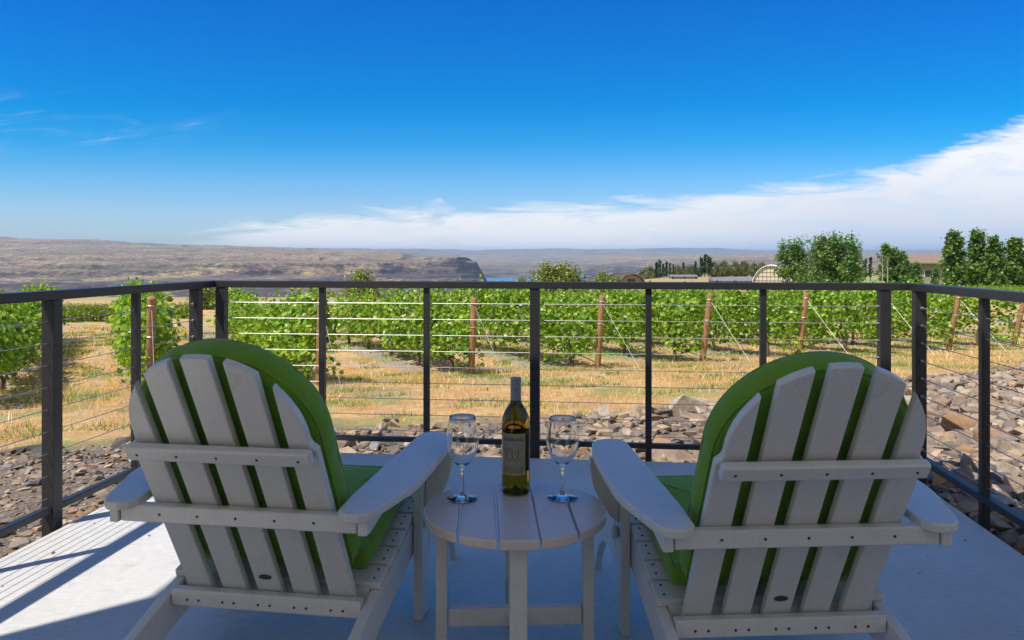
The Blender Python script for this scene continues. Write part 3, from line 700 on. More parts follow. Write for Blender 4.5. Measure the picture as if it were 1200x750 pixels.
for px, y, sz in ((808, 7.3, .34), (838, 7.7, .30), (778, 7.1, .22), (738, 7.2, .27), (757, 7.4, .25), (706, 7.5, .20), (792, 4.75, .30), (838, 4.75, .24), (458, 7.3, .18), (1130, 5.6, .34), (1165, 5.2, .26), (575, 4.85, .20), (1108, 5.9, .22)):
    rocks.append((P(px)*y, y, sz, 0))
def vis(x, y):
    px = 600+900*x/y; z = tz(x, y); py = HOR + FPX*(EYE-z)/y
    return px, py
vis_score = []
ax = np.array([r[0] for r in rocks]); ay = np.array([r[1] for r in rocks]); azr = terrain(ax, ay)
apx = 600+900*ax/ay; apy = HOR+FPX*(EYE-azr)/ay
asz = np.array([r[2] for r in rocks])
inside = (apx > -10) & (apx < 1210) & (apy < 750)
# hidden below the patio edge as seen from the camera?
e_u = ax*CT - ay*ST; e_v = ax*ST + ay*CT
cross = np.where(e_v > 4.113, 4.113/np.maximum(e_v, .01), 1.0)
cu_ = e_u*cross; zl = EYE + (azr+asz*.5-EYE)*cross
hid = (e_v > 4.113) & (cu_ > -2.124) & (cu_ < 1.537) & (zl < 0)
score = asz/ay*inside*(~hid); order = np.argsort(-score)
mergeV, mergeF, off = [], [], 0
indiv = set(order[:300].tolist()); cnt_l = 0
for i, (x, y, sz, dk) in enumerate(rocks):
    k = rr.randrange(16); rot = Euler((rr.uniform(-.35, .35), rr.uniform(-.35, .35), rr.uniform(0, 6.28)))
    loc = Vector((x, y, azr[i] + sz*.08))
    if i in indiv:
        o = bpy.data.objects.new('stone', (RKD if dk else RKM)[k]); o.location = loc; o.rotation_euler = rot; o.scale = (sz, sz, sz); link(o)
        px = apx[i]
        if dk: tag(o, 'dark basalt stone in the row edging the dry grass', 'stone', 'dark edging stones')
        elif px < 300: tag(o, 'small tan stone on the bank left of the patio', 'stone', 'stones left of the patio')
        elif px < 870: tag(o, 'tan angular stone beyond the middle of the railing', 'stone', 'stones beyond the middle railing')
        else: tag(o, 'brown angular stone on the slope right of the patio', 'stone', 'stones on the right slope')
    else:
        V, Fc = RK[k]; R3 = np.array(rot.to_matrix())
        mergeV.append(V*sz @ R3.T + np.array(loc)); mergeF.append(Fc+off); off += len(V)
tag(mesh_obj('loose_stones', npmesh('loose_stones', np.concatenate(mergeV), np.concatenate(mergeF)), M['rock']), 'loose small brown stones covering the bank round the patio', 'stones', kind='stuff')
# fine gravel beside the right edge, dark colour stands in for porch shade
V, Fc = RK[3]; gv, gf, off = [], [], 0
for _ in range(5200):
    u = 1.56 + abs(rr.gauss(0, .45)); v = rr.uniform(.6, 4.9)
    p = uv(u, v); sz = rr.uniform(.014, .045); R3 = np.array(Euler((rr.uniform(0, 6), rr.uniform(0, 6), rr.uniform(0, 6))).to_matrix())
    V, Fc = RK[rr.randrange(16)]
    gv.append(V*sz @ R3.T + np.array((p.x, p.y, tz(p.x, p.y)+.004))); gf.append(Fc+off); off += len(V)
tag(mesh_obj('shade_toned_gravel', npmesh('shade_toned_gravel', np.concatenate(gv), np.concatenate(gf)), M['basalt']), 'gravel strip coloured dark for shade along the right edge of the patio', 'gravel', kind='stuff')

lv, lf, off = [], [], 0
for _ in range(70):
    u = rr.choice((-2.1+abs(rr.gauss(0, .10)), rr.uniform(-2.1, 1.5))); v = rr.uniform(1.4, 4.05); p = uv(u, v); a = rr.uniform(0, 6.28); l = rr.uniform(.004, .013); w_ = l*.45; zt = .0012
    for (dx_, dy_, dz_) in ((-l, 0, 0), (0, -w_, .002), (l, 0, .004), (0, w_, .001)): lv.append((p.x+dx_*math.cos(a)-dy_*math.sin(a), p.y+dx_*math.sin(a)+dy_*math.cos(a), zt+dz_))
    lf += [(off, off+1, off+2), (off, off+2, off+3)]; off += 4
tag(mesh_obj('leaf_litter', npmesh('leaf_litter', lv, lf), M['bark']), 'tiny dry leaf bits blown onto the patio', 'litter', kind='stuff')
# ------------------------------------------------------------------ grass, weeds, cuttings
def blades(n, area, hlo, hhi, w, mask, lean=.5):
    x, y = area(n); keep = mask(x, y); x, y = x[keep], y[keep]; n = len(x); z = terrain(x, y)
    a = RNG.uniform(0, 6.283, n); h = RNG.uniform(hlo, hhi, n); l = RNG.uniform(.1, lean, n)*h; b = RNG.uniform(0, 6.283, n)
    dx, dy = np.cos(a)*w/2, np.sin(a)*w/2; g = np.clip(y/14, .6, 2.2); dx, dy = dx*g, dy*g
    A = np.stack([x-dx, y-dy, z-.01], 1); B = np.stack([x+dx, y+dy, z-.01], 1); C = np.stack([x+np.cos(b)*l, y+np.sin(b)*l, z+h], 1)
    V = np.stack([A, B, C], 1).reshape(-1, 3); return V, np.arange(len(V)).reshape(-1, 3)
def wedge(y0, y1, t0=-.8, t1=.8):
    def f(n):
        y = np.sqrt(RNG.uniform(y0*y0, y1*y1, n)); x = RNG.uniform(t0, t1, n)*y; return x, y
    return f
PW = 2.66
def rowdist(x, y):
    p = .886*x + .463*y; f = (p-.6)/PW; return np.abs(f-np.round(f))*PW
V, Fc = blades(150000, wedge(4.5, 34), .03, .13, .012, lambda x, y: (y-.30*x-.40*np.clip(x-1.2, 0, None) > 7.5+fbm(x, y, 2)*1.2) & (fbm(x*.9+7, y*.9, 3) > -.02 + .5*(rowdist(x, y) < .45)), 1.1)
tag(mesh_obj('dry_grass', npmesh('dry_grass', V, Fc), M['straw']), 'dry straw coloured grass between the vine rows', 'grass', kind='stuff')
V2 = blades(200000, wedge(4.5, 17), .015, .075, .007, lambda x, y: (y-.30*x-.40*np.clip(x-1.2, 0, None) > 7.3+fbm(x, y, 2)*1.2) & (fbm(x*1.0+17, y*1.0, 4) > -.03), 2.2)[0]
V2 = np.concatenate([V, V2]); me_ = npmesh('dry_grass', V2, np.arange(len(V2)).reshape(-1, 3)); me_.materials.append(M['straw']); bpy.data.objects['dry_grass'].data = me_
V, Fc = blades(300000, wedge(6, 30), .015, .075, .024, lambda x, y: (y-.30*x-.40*np.clip(x-1.2, 0, None) > 7.1) & (fbm(x*.75+40, y*.75, 3) > .19), 1.4)
tag(mesh_obj('green_weeds', npmesh('green_weeds', V, Fc), M['weed']), 'low green weeds in patches on the dry ground', 'weeds', kind='stuff')
V, Fc = blades(26000, wedge(9, 30), .01, .035, .03, lambda x, y: (-.57*x+.82*y > 9) & (rowdist(x, y) < .55), 6.0)
tag(mesh_obj('cane_cuttings', npmesh('cane_cuttings', V, Fc), M['debris']), 'dry cane cuttings and litter lying under the vine rows', 'litter', kind='stuff')

# ------------------------------------------------------------------ foliage
LEAF = np.array([(0, -.5, 0), (.34, -.42, .03), (.52, -.02, .08), (.26, .22, .03), (0, .58, -.06), (-.26, .22, .03), (-.52, -.02, .08), (-.34, -.42, .03), (0, -.02, -.05)])
LF = np.array([(8, i, (i+1) % 8) for i in range(8)])
QL = np.array([(-.5, -.5, 0), (.5, -.35, .08), (.55, .5, 0), (-.4, .45, .1)]); QF = np.array([(0, 1, 2), (0, 2, 3)])
def leaves(P3, size, nrm, tmpl, faces, rng):
    n = len(P3); nz = nrm/np.linalg.norm(nrm, axis=1)[:,None]
    r = rng.normal(size=(n, 3)); x = np.cross(r, nz); x /= np.linalg.norm(x, axis=1)[:,None]; y = np.cross(nz, x)
    V = P3[:,None,:] + size[:,None,None]*(tmpl[None,:,0,None]*x[:,None,:] + tmpl[None,:,1,None]*y[:,None,:] + tmpl[None,:,2,None]*nz[:,None,:])
    F = faces[None] + (np.arange(n)*len(tmpl))[:,None,None]; return V.reshape(-1, 3), F.reshape(-1, 3)
def vine_foliage(seed, n=1400, zlo=.44, zhi=1.52):
    g = np.random.default_rng(seed); L = 2.06
    y = g.uniform(-L/2, L/2, n); zc = g.uniform(0, 1, n)
    lo = zlo + .20*np.sin(y*3.1+seed) + .12*np.sin(y*7.7+2*seed); hi = zhi + .13*np.sin(y*4.3+seed*1.7) + .09*np.sin(y*11+seed)
    keep = g.uniform(0, 1, n) < np.clip(.55+.9*fbm(y*1.7+seed*9, zc*2.2+seed*5, 3)+.25, .12, 1); y, zc, lo, hi = y[keep], zc[keep], lo[keep], hi[keep]; n = len(y)
    z = lo + (hi-lo)*zc; wd = .30*(1-.55*np.abs(zc-.42)) ; x = g.normal(0, 1, n)*wd*.72
    # shoots that stick out at the top and hang at the bottom
    sh = []
    for k in range(30):
        y0 = g.uniform(-L/2, L/2); x0 = g.uniform(-.2, .2); up = g.random() < .72
        z0 = (zhi-.1) if up else zlo+.1; ln = g.uniform(.15, .46) if up else g.uniform(.15, .4); dx, dy = g.uniform(-.35, .35, 2)
        for q in np.linspace(0, 1, 9): sh.append((x0+dx*q*ln, y0+dy*q*ln, z0+(1 if up else -1)*ln*q))
    sh = np.array(sh) + g.normal(0, .025, (len(sh), 3))
    P3 = np.concatenate([np.stack([x, y, z], 1), sh])
    size = np.concatenate([g.uniform(.062, .118, n), g.uniform(.045, .085, len(sh))])
    nm = g.normal(0, .75, (len(P3), 3)); nm[:,0] += np.sign(P3[:,0])*.75; nm[:,2] += .55
    V, F = leaves(P3, size, nm, LEAF, LF, g); return npmesh('vine_foliage', V, F)
def vine_trunk(seed):
    g = np.random.default_rng(seed+900); b = bmesh.new(); x, y = 0, 0; pts = [(0, 0, -.15)]
    lx, ly = g.uniform(-.06, .06), g.uniform(-.22, .22)
    for k in range(1, 9):
        q = k/8; pts.append((lx*q+g.uniform(-.025, .025), ly*q+g.uniform(-.03, .03), .85*q))
    add_tube(b, pts, [.042-.016*k/8 + g.uniform(-.004, .006) for k in range(9)], 7)
    for sg in (-1, 1):
        q = [(pts[-1][0], pts[-1][1], .80)] + [(lx+g.uniform(-.03, .03), ly+sg*.9*k/5, .86+g.uniform(-.03, .04)+.03*k/5) for k in range(1, 6)]
        add_tube(b, q, [.022-.002*k for k in range(6)], 6)
    return bm_mesh('vine_trunk', b, True)
VF = [vine_foliage(k+1) for k in range(7)]; VT = [vine_trunk(k) for k in range(6)]
for m in VF: m.materials.append(M['vine_leaf'])
for m in VT: m.materials.append(M['bark'])
b = bmesh.new(); add_tube(b, [(.05, .03, -.2), (.05, .03, 1.1)], .008, 6); STK = bm_mesh('vine_stake', b); STK.materials.append(M['stake'])
RD = Vector((-.463, .886, 0)); RA = math.atan2(.463, .886)
def grape_vine(x, y, label, group, sc=1.0, hs=1.0, var=None, mesh=None):
    t = empty('grape_vine', (x, y, tz(x, y)), RA + random.uniform(-.05, .05)); tag(t, label, 'grapevine', group)
    o = mesh_obj('foliage', VF[random.randrange(7)] if mesh is None else mesh, None, t); o.scale = (sc*random.uniform(.9, 1.12), random.choice((-1, 1))*random.uniform(1.0, 1.1), sc*hs*random.uniform(.94, 1.05))
    k = mesh_obj('trunk', VT[random.randrange(6)], None, t); k.scale = (1, random.choice((-1, 1)), sc*hs)
    if sc > .9: mesh_obj('stake', STK, None, t)
    return t
PR = [.52, 3.26, 5.92, 8.58, 11.24, 13.9, 16.56, 19.22, 21.88]
EPX = [176, 374, 552, 700, 823, 936, 1030, 1111, 1187]; EY = [11.2, 13.0, 14.9, 15.7, 16.8, 17.9, 19.0, 20.0, 21.0]
NEAR = ['the post behind the left chair back', 'the post behind a picket by the left chair', 'the post behind the wine bottle', 'the post right of the central railing post', 'the post left of the right chair',
        'the post above the right chair cushion', 'the post hidden by the right corner post', 'the post right of the railing corner', 'the post nearest the right picture edge']
ENDP = ['leaning weathered post among leaves behind the left chair', 'rust brown post half hidden by a slim picket right of the left chair', 'upright brown post with wires behind the wine bottle', 'leaning brown post just right of the central railing post',
        'leaning brown post seen left of the right chair', 'leaning brown post above the right chair cushion', 'brown post almost hidden by the railing corner post', 'leaning tan post right of the railing corner', 'leaning tan post nearest the right picture edge']
def end_post(x, y, label, lean=.26):
    t = empty('vineyard_post', (x, y, tz(x, y))); tag(t, label, 'post', 'wooden end posts of the vine rows')
    top = Vector((.463*lean*1.5, -.886*lean*1.5, 1.50)); b = bmesh.new()
    add_tube(b, [(0,0,-.3) , (0, 0, 0), top*.5, top*.985, top], [.066, .066, .063, .061, .052], 14); finish('post', b, M['post_wood'], t, True)
    b = bmesh.new(); w0 = top*.92; g = Vector((.463*1.5, -.886*1.5, 0)); g.z = tz(x+g.x, y+g.y)-tz(x, y)-.05
    add_tube(b, [w0, w0*.5+g*.5+Vector((0,0,-.02)), g], .0035, 5); finish('anchor_wire', b, M['wire'], t)
    for q in (.92, .62):
        b = bmesh.new(); c = top*q; add_tube(b, [c+Vector((.070*math.cos(a), .070*math.sin(a), .004*math.sin(3*a))) for a in [2*math.pi*k/14 for k in range(15)]], .005, 5)
        finish('tie_wire', b, M['wire'], t)
for k, p in enumerate(PR):
    y = EY[k]; x = P(EPX[k])*y
    end_post(x, y, ENDP[k], (.30, .10, .10, .12, .17, .15, .16, .20, .22)[k])
    n = (7, 6, 5, 5, 6, 7, 8, 8, 8)[k]
    for i in range(n):
        d = (.95 if k else .8) + i*1.92; vx, vy = x+RD.x*d, y+RD.y*d
        lb = ('first grapevine in the row starting at ' if i == 0 else 'farther grapevine in the row starting at ') + NEAR[k]
        if i == 1: lb = 'second grapevine in the row starting at ' + NEAR[k]
        grape_vine(vx, vy, lb, 'grapevines in trellised rows', 1.0, random.choice((.84, .92, .98, 1.0)) if (k in (1, 2) and i > 1) else random.choice((.92, .97, 1.0, 1.04)))
    # drip hose
    b = bmesh.new(); pts = []
    for q in np.linspace(-.5, n*1.92, 70):
        hx, hy = x+RD.x*q, y+RD.y*q; zz = tz(hx, hy) + (.40+.05*math.sin(q*1.64+k) if q > 1.2 else max(.02, .40*(q+.5)/1.7))
        pts.append((hx, hy, zz))
    o = mesh_obj('drip_hose', (lambda bb: (add_tube(bb, pts, .010, 5), bm_mesh('drip_hose', bb))[1])(b), M['hose'])
    tag(o, 'black drip hose along the row at ' + NEAR[k], 'hose', 'drip hoses under the vines')
# the row at the far left whose near end lies outside the frame
for i in range(9):
    q = i*1.92; y = 10.6 + .886*q; x = (-1.75 - .463*y)/.886
    grape_vine(x, y, 'leafy grapevine in the row at the left picture edge', 'grapevines in trellised rows', 1.0, .98)
# low young vines at the far end of the left gap
YF = [vine_foliage(40+k, 700, .15, .75) for k in range(3)]
for m in YF: m.materials.append(M['young_leaf'])
for i in range(44):
    y = 38 + (i % 2)*3 + random.uniform(-1, 1) + .22*i; x = P(40 + i*4.4)*y
    grape_vine(x, y, 'low yellow green young vine far behind the left chair', 'young vines beyond the left rows', .85, 1.0, None, YF[i % 3])

# ------------------------------------------------------------------ trees
def tree_meshes(seed, H, W, kind):
    """crown of leaf sized faces gathered on limbs and twigs; trunk with limbs"""
    g = np.random.default_rng(seed); b = bmesh.new(); pts, size = [], []
    tr = [(0, 0, -.3), (g.normal(0, .05), g.normal(0, .05), H*.35), (g.normal(0, .12), g.normal(0, .12), H*.7), (g.normal(0, .1), g.normal(0, .1), H*.93)]
    add_tube(b, tr, [H*.022, H*.017, H*.010, H*.003], 8)
    nl = {'broad': 28, 'poplar': 24, 'round': 46, 'slim': 18}[kind]
    for k in range(nl):
        q = (k+.5)/nl; z0 = H*(.06+.80*q); a = k*2.4 + g.uniform(-.4, .4)
        if kind == 'broad': rad = W*.5*(1.05 - .75*max(0, q-.35)**1.3)*g.uniform(.65, 1.1); rise = H*.22*g.uniform(.6, 1.3)
        elif kind == 'poplar': rad = W*.5*(1.0-.80*max(0, q-.12))*g.uniform(.7, 1.1); rise = H*.18*g.uniform(.7, 1.3)
        elif kind == 'slim': rad = W*.5*(1-.6*q)*g.uniform(.7, 1.1); rise = H*.2
        else: rad = W*.5*math.sin(math.pi*min(.95, .25+.7*q))*g.uniform(.75, 1.1); rise = H*.08
        tip = Vector((math.cos(a)*rad, math.sin(a)*rad, min(z0+rise, H*1.0)))
        base = Vector((0, 0, z0)); mid = base.lerp(tip, .55) + Vector((0, 0, -rise*.15))
        add_tube(b, [base, mid, tip], [H*.008, H*.005, H*.0015], 5)
        nc = 7 if kind != 'slim' else 4
        for c in range(nc):
            f = g.uniform(.3, 1.05); cen = base.lerp(tip, f) + Vector(g.normal(0, W*.055, 3).tolist())
            if g.random() < .12: continue
            m = int(g.integers(14, 30)); sp = W*g.uniform(.045, .085)
            pts.append(np.array(cen) + g.normal(0, 1, (m, 3))*np.array([sp, sp, sp*1.25])); size.append(g.uniform(.6, 1.25, m))
    for k in range({'broad': 16, 'poplar': 7, 'round': 5, 'slim': 1}[kind]):          # leading shoots that break the outline
        a = g.uniform(0, 6.28); rr_ = W*.40*math.sqrt(g.uniform(0, 1)); zt = H*(1.02-.35*(rr_/(W*.5))**1.5)*g.uniform(.94, 1.03); ln = H*g.uniform(.12, .22)
        if kind in ('poplar', 'slim'): rr_ *= .5
        m = 26; f = g.uniform(0, 1, m); p0 = np.array([math.cos(a)*rr_, math.sin(a)*rr_, zt-ln]); dv = np.array([math.cos(a)*.15*ln+.12*ln, math.sin(a)*.15*ln, ln])
        pts.append(p0 + f[:,None]*dv + g.normal(0, 1, (m, 3))*W*.035*(1.1-f[:,None])); size.append(g.uniform(.5, .95, m))
    pts = np.concatenate(pts); size = np.concatenate(size)*{'broad': .034, 'poplar': .040, 'round': .05, 'slim': .05}[kind]*H
    nm = g.normal(0, .6, (len(pts), 3)); rad = pts.copy(); rad[:,2] -= H*.5; rad /= np.linalg.norm(rad, axis=1)[:,None]; nm += rad*.8; nm[:,2] += .4
    V, F = leaves(pts, size, nm, QL, QF, g)
    return npmesh('crown', V, F), bm_mesh('trunk', b, True)
def tree_proto(seed, H, W, kind, leaf):
    c, t = tree_meshes(seed, H, W, kind); c.materials.append(leaf); t.materials.append(M['bark']); return c, t, H
def plant(name, proto, px, y, top_px, label, cat, group, wscale=1.0):
    c, t, H = proto; x = P(px)*y; z = tz(x, y); h = (EYE - (top_px-HOR)/FPX*y) - z; s = h/H
    r = empty(name, (x, y, z), random.uniform(0, 6.28)); tag(r, label, cat, group); r.scale = (s*wscale, s*wscale, s)
    mesh_obj('crown', c, None, r); mesh_obj('trunk', t, None, r); return r
BRD = [tree_proto(61+k, 10, 7.2, 'broad', M['tree_leaf']) for k in range(3)]
POP = [tree_proto(81+k, 10, 4.6, 'poplar', M['tree_leaf']) for k in range(4)]
FPO = [tree_proto(101+k, 10, 2.6, 'slim', M['far_leaf']) for k in range(3)]
FRD = [tree_proto(121+k, 6, 6.5, 'round', M['olive_leaf']) for k in range(3)]
BSH = [tree_proto(141+k, 4, 5.4, 'round', M['bush_leaf']) for k in range(2)]
for i, (px, y, tp, lb, ws) in enumerate(((930, 128, 286, 'dense green broad tree behind the pale hoop tent', 1.15), (962, 120, 283, 'mid green tree between the two tallest right hand trees', .7), (982, 118, 277, 'tallest bushy green tree right of the hoop tent', 1.08), (1000, 124, 290, 'lower green tree at the right end of the tent clump', .6))):
    plant('broadleaf_tree', BRD[i % 3], px, y, tp, lb, 'tree', 'broadleaf trees by the hoop tent', ws)
for i, (px, y, tp, lb, ws) in enumerate(((1118, 112, 273, 'tall green poplar just right of the brown house roof', 1.05), (1145, 110, 274, 'tall green poplar second from the house roof', 1.0), (1166, 108, 279, 'slightly lower poplar third from the house roof', .95), (1188, 107, 281, 'green poplar at the right picture edge', 1.0), (1215, 106, 279, 'green poplar cut by the right picture edge', 1.25))):
    plant('poplar_tree', POP[i % 4], px, y, tp, lb, 'tree', 'poplar row on the right', ws*.92)
for i, (px, y, tp, lb) in enumerate(((1038, 150, 289, 'slender poplar leftmost in the group left of the brown house'), (1047, 152, 292, 'poplar second in the group left of the brown house'), (1057, 150, 296, 'poplar third in the group left of the brown house'), (1063, 146, 306, 'short poplar nearest the brown house wall'), (1074, 140, 309, 'small poplar in front of the brown house roof'), (1096, 138, 314, 'low leafy tree in front of the brown house wall'))):
    plant('poplar_tree', POP[(i+1) % 4], px, y, tp, lb, 'tree', 'poplars near the brown house', .95)
for px, tp, lb in ((1014, 304, 'left one of two slim dark cypresses on the tan field'), (1020, 302, 'right one of two slim dark cypresses on the tan field')):
    plant('cypress_tree', FPO[0], px, 260, tp, lb, 'tree', 'slim cypresses on the tan field', .8)
fr = random.Random(9)
far_slim = [(769,308),(773,306),(777,309),(781,307),(785,309),(789,310),(801,308),(815,307),(822,302),(826,299),(830,301),(832,303)]
far_round = [(757,315),(763,314),(794,312),(806,313),(811,312),(837,308),(848,307),(853,311),(862,308),(872,307),(884,309),(893,309),(761,319),(818,314),(843,313)]
for i, (px, tp) in enumerate(far_slim): plant('poplar_tree', FPO[i % 3], px, 420+fr.uniform(-20, 20), tp, ('tallest slim dark poplar of the distant windbreak' if px == 826 else 'slim dark poplar in the distant windbreak left of the hoop tent'), 'tree', 'slim poplars of the distant windbreak', .95)
for i, (px, tp) in enumerate(far_round): plant('round_tree', FRD[i % 3], px, 440+fr.uniform(-30, 30), tp, 'round olive tree beside the distant windbreak left of the hoop tent', 'tree', 'round trees of the distant windbreak', .8)
for i, (px, y, tp, lb, ws) in enumerate(((644, 105, 314, 'left one of two round yellow green bushes beyond the central railing post', .95), (664, 108, 314, 'right one of two round yellow green bushes beyond the central railing post', 1.0), (706, 140, 321, 'small dark green bush left of the dark arched roof', .8), (722, 170, 325, 'tiny bush at the foot of the dark arched roof', .8), (424, 80, 323, 'green bush poking above the railing left of the river', .9), (242, 68, 336, 'small green bush at the left railing corner', 1.0), (612, 100, 329, 'small leafy bush in front of the river', .8))):
    plant('bush', BSH[i % 2], px, y, tp, lb, 'bush', 'bushes at the plateau edge', ws)
for px, tp, lb in ((1034, 294, 'left one of two bare pale saplings beside the poplars'), (1040, 300, 'right one of two bare pale saplings beside the poplars')):
    y = 130; x = P(px)*y; z = tz(x, y); h = (EYE-(tp-HOR)/FPX*y)-z
    t = empty('bare_sapling', (x, y, z)); tag(t, lb, 'tree', 'bare saplings by the poplars')
    b = bmesh.new(); add_tube(b, [(0,0,-.2), (.05, 0, h*.5), (-.05, .05, h)], [.10, .07, .02], 6); finish('trunk', b, M['pale_bark'], t)
    b = bmesh.new()
    for k in range(12):
        zz = h*(.35+.05*k); a = k*2.4; add_tube(b, [(0, 0, zz), (math.cos(a)*.5, math.sin(a)*.5, zz+.7)], [.03, .01], 4)
    finish('branches', b, M['pale_bark'], t)
# hedge rows of the next vineyard block on the right
for i in range(46):
    y = 82 + (i % 2)*9 + random.uniform(-.5, .5); x = P(1085 + (i//2)*6.5)*y
    t = grape_vine(x, y, 'grapevine in the far green block below the poplar row', 'grapevines in the far right block', 1.0, .95)

# ------------------------------------------------------------------ buildings
def sky_z(py, y): return EYE - (py-HOR)/FPX*y
def arch(R, Hh, n=16): return [(R*math.cos(math.pi*k/n), Hh*math.sin(math.pi*k/n)) for k in range(n+1)]
def add_barrel(bm, R, Hh, y0, y1, th):
    A = arch(R, Hh); B = arch(R-th, Hh-th)
    add_prism(bm, A + B[::-1], y0, y1, Matrix(((1,0,0,0),(0,0,1,0),(0,1,0,0),(0,0,0,1))))
y = 150; x = P(903)*y; z = tz(x, y); hh = sky_z(310.5, y) - z
ht = empty('hoop_tent', (x, y, z), -.35); tag(ht, 'cream hoop tent with arched ribbed front beside the trees', 'tent')
b = bmesh.new(); add_barrel(b, 3.6, hh, 0, 13, .12); finish('cover', b, M['white_trim'], ht, True)
b = bmesh.new(); add_prism(b, arch(3.42, hh-.16), .35, .43, Matrix(((1,0,0,0),(0,0,1,0),(0,1,0,0),(0,0,0,1)))); ew = finish('end_wall', b, M['canvas'], ht)
b = bmesh.new()
for k in range(-4, 5):
    xx = k*.75; hz = (hh-.16)*math.sqrt(max(0, 1-(xx/3.42)**2)); add_box(b, (xx, .31, hz/2), (.07, .05, hz))
for zz in (.8, 1.6, 2.4, 3.2, 4.0):
    if zz < hh-.3: w = 3.42*math.sqrt(1-(zz/(hh-.16))**2); add_box(b, (0, .28, zz), (2*w, .05, .06))
finish('ribs', b, M['rib'], ew)
y = 185; x = P(741)*y; z = tz(x, y); hh = sky_z(320.5, y) - z
qh = empty('arched_barn', (x, y, z), .15); tag(qh, 'dark brown arched barn roof beyond the vines', 'building')
b = bmesh.new(); add_barrel(b, 3.4, hh, 0, 12, .35); finish('roof', b, M['dark_roof'], qh, True)
b = bmesh.new(); add_prism(b, arch(3.0, hh-.4), .8, .9, Matrix(((1,0,0,0),(0,0,1,0),(0,1,0,0),(0,0,0,1)))); finish('wall', b, M['stucco'], qh)
b = bmesh.new(); add_box(b, (0, .77, (hh-.4)*.33), (2.0, .04, (hh-.4)*.66)); finish('door', b, M['dark_roof'], qh)
def shed(px0, px1, y, top, label, eave, nm='long_shed', ridge=None):
    xa, xb = P(px0)*y, P(px1)*y; w = xb-xa; z = tz((xa+xb)/2, y); h = sky_z(top, y)-z
    t = empty(nm, ((xa+xb)/2, y, z)); tag(t, label, 'building')
    b = bmesh.new(); add_box(b, (0, 3, (h-eave)/2), (w*.95, 6, h-eave)); wl = finish('wall', b, M['stucco'], t)
    b = bmesh.new(); add_prism(b, [(-.6, h-eave), (6.6, h-eave), (3, h)], -w/2, w/2, YZ); finish('roof', b, M['grey_roof'] if nm == 'long_shed' else M['shingle'], t)
    n = max(2, int(w/3.5))
    for k in range(n):
        f = finish('window', (lambda bb: (add_box(bb, (-w*.42+w*.84*k/(n-1), -.03, (h-eave)*.55), (1.3, .05, 1.1)), bb)[1])(bmesh.new()), M['window'], t)
        bb = bmesh.new()
        for sx in (-1, 1): add_box(bb, (-w*.42+w*.84*k/(n-1)+sx*.7, -.05, (h-eave)*.55), (.09, .08, 1.28))
        finish('frame', bb, M['white_trim'], f)
    return t
shed(836, 886, 205, 325.2, 'long low shed with grey metal roof left of the hoop tent', .9)
shed(786, 818, 330, 322.0, 'small grey roofed shed among the distant windbreak trees', .8)
y = 165; x = P(1088)*y; z = tz(x, y); h = sky_z(298.5, y)-z
hs = empty('brown_house', (x, y, z), -.1); tag(hs, 'low house with brown shingle hip roof between the poplars', 'house')
b = bmesh.new(); add_box(b, (0, 4, (h-1.7)/2), (11, 8, h-1.7)); finish('wall', b, M['stucco'], hs)
b = bmesh.new(); e0 = h-1.7
vs = [b.verts.new(p) for p in ((-6.6,-1,e0),(6.6,-1,e0),(6.6,9,e0),(-6.6,9,e0),(-2.2,4,h),(2.2,4,h),(-6.6,-1,e0-.25),(6.6,-1,e0-.25),(6.6,9,e0-.25),(-6.6,9,e0-.25))]
for f in ((0,1,5,4),(1,2,5),(2,3,4,5),(3,0,4),(6,7,1,0),(7,8,2,1),(8,9,3,2),(9,6,0,3),(9,8,7,6)): b.faces.new([vs[i] for i in f])
finish('roof', b, M['shingle'], hs)
for xx in (-3.5, 0, 3.5):
    b = bmesh.new(); add_box(b, (xx, -.03, (h-1.7)*.55), (1.5, .06, 1.2)); w_ = finish('window', b, M['window'], hs)
    b = bmesh.new()
    for sx in (-1, 1): add_box(b, (xx+sx*.82, -.05, (h-1.7)*.55), (.1, .1, 1.4))
    finish('frame', b, M['white_trim'], w_)

# ------------------------------------------------------------------ haze
HAZE = 5.8e-5
if HAZE:
    b = bmesh.new(); add_box(b, (0, 12000, 25), (90000, 30000, 350))
    m = bpy.data.materials.new('haze_air'); m.use_nodes = True; n = m.node_tree.nodes; n.remove(n['Principled BSDF'])
    v = n.new('ShaderNodeVolumePrincipled'); v.inputs['Color'].default_value = (.38, .64, 1, 1); v.inputs['Density'].default_value = HAZE; v.inputs['Anisotropy'].default_value = 0
    m.node_tree.links.new(v.outputs[0], n['Material Output'].inputs['Volume'])
    tag(finish('haze', b, m), 'thin blue summer haze over the canyon', 'haze', kind='stuff')

# ------------------------------------------------------------------ sun, sky, camera
SUN = Vector((-.476, -.381, 1.0)).normalized()
L = bpy.data.lights.new('sun', 'SUN'); L.energy = 3.9; L.angle = math.radians(.5); L.color = (1, .955, .88)
so = bpy.data.objects.new('sun', L); so.rotation_euler = SUN.to_track_quat('Z', 'Y').to_euler(); link(so)
w = bpy.data.worlds.new('World'); SC.world = w; w.use_nodes = True; nt = w.node_tree; N = nt.nodes; LK = nt.links
bg = N['Background']; bg.inputs['Strength'].default_value = .10
sk = N.new('ShaderNodeTexSky'); sk.sky_type = 'NISHITA'; sk.sun_disc = False; sk.sun_elevation = math.asin(SUN.z); sk.sun_rotation = math.atan2(SUN.x, SUN.y) % (2*math.pi)
sk.altitude = 400; sk.air_density = 1.0; sk.dust_density = .35; sk.ozone_density = 3.0
class W(MB):
    def __init__(s): s.t = nt; s.n = N; s.l = LK
q = W(); tc = N.new('ShaderNodeTexCoord'); dx, dy, dz = q.sepxyz(tc.outputs['Generated'])
ady = q.math('MAXIMUM', dy, .05); tx = q.math('DIVIDE', dx, ady); el = q.math('DIVIDE', dz, ady)
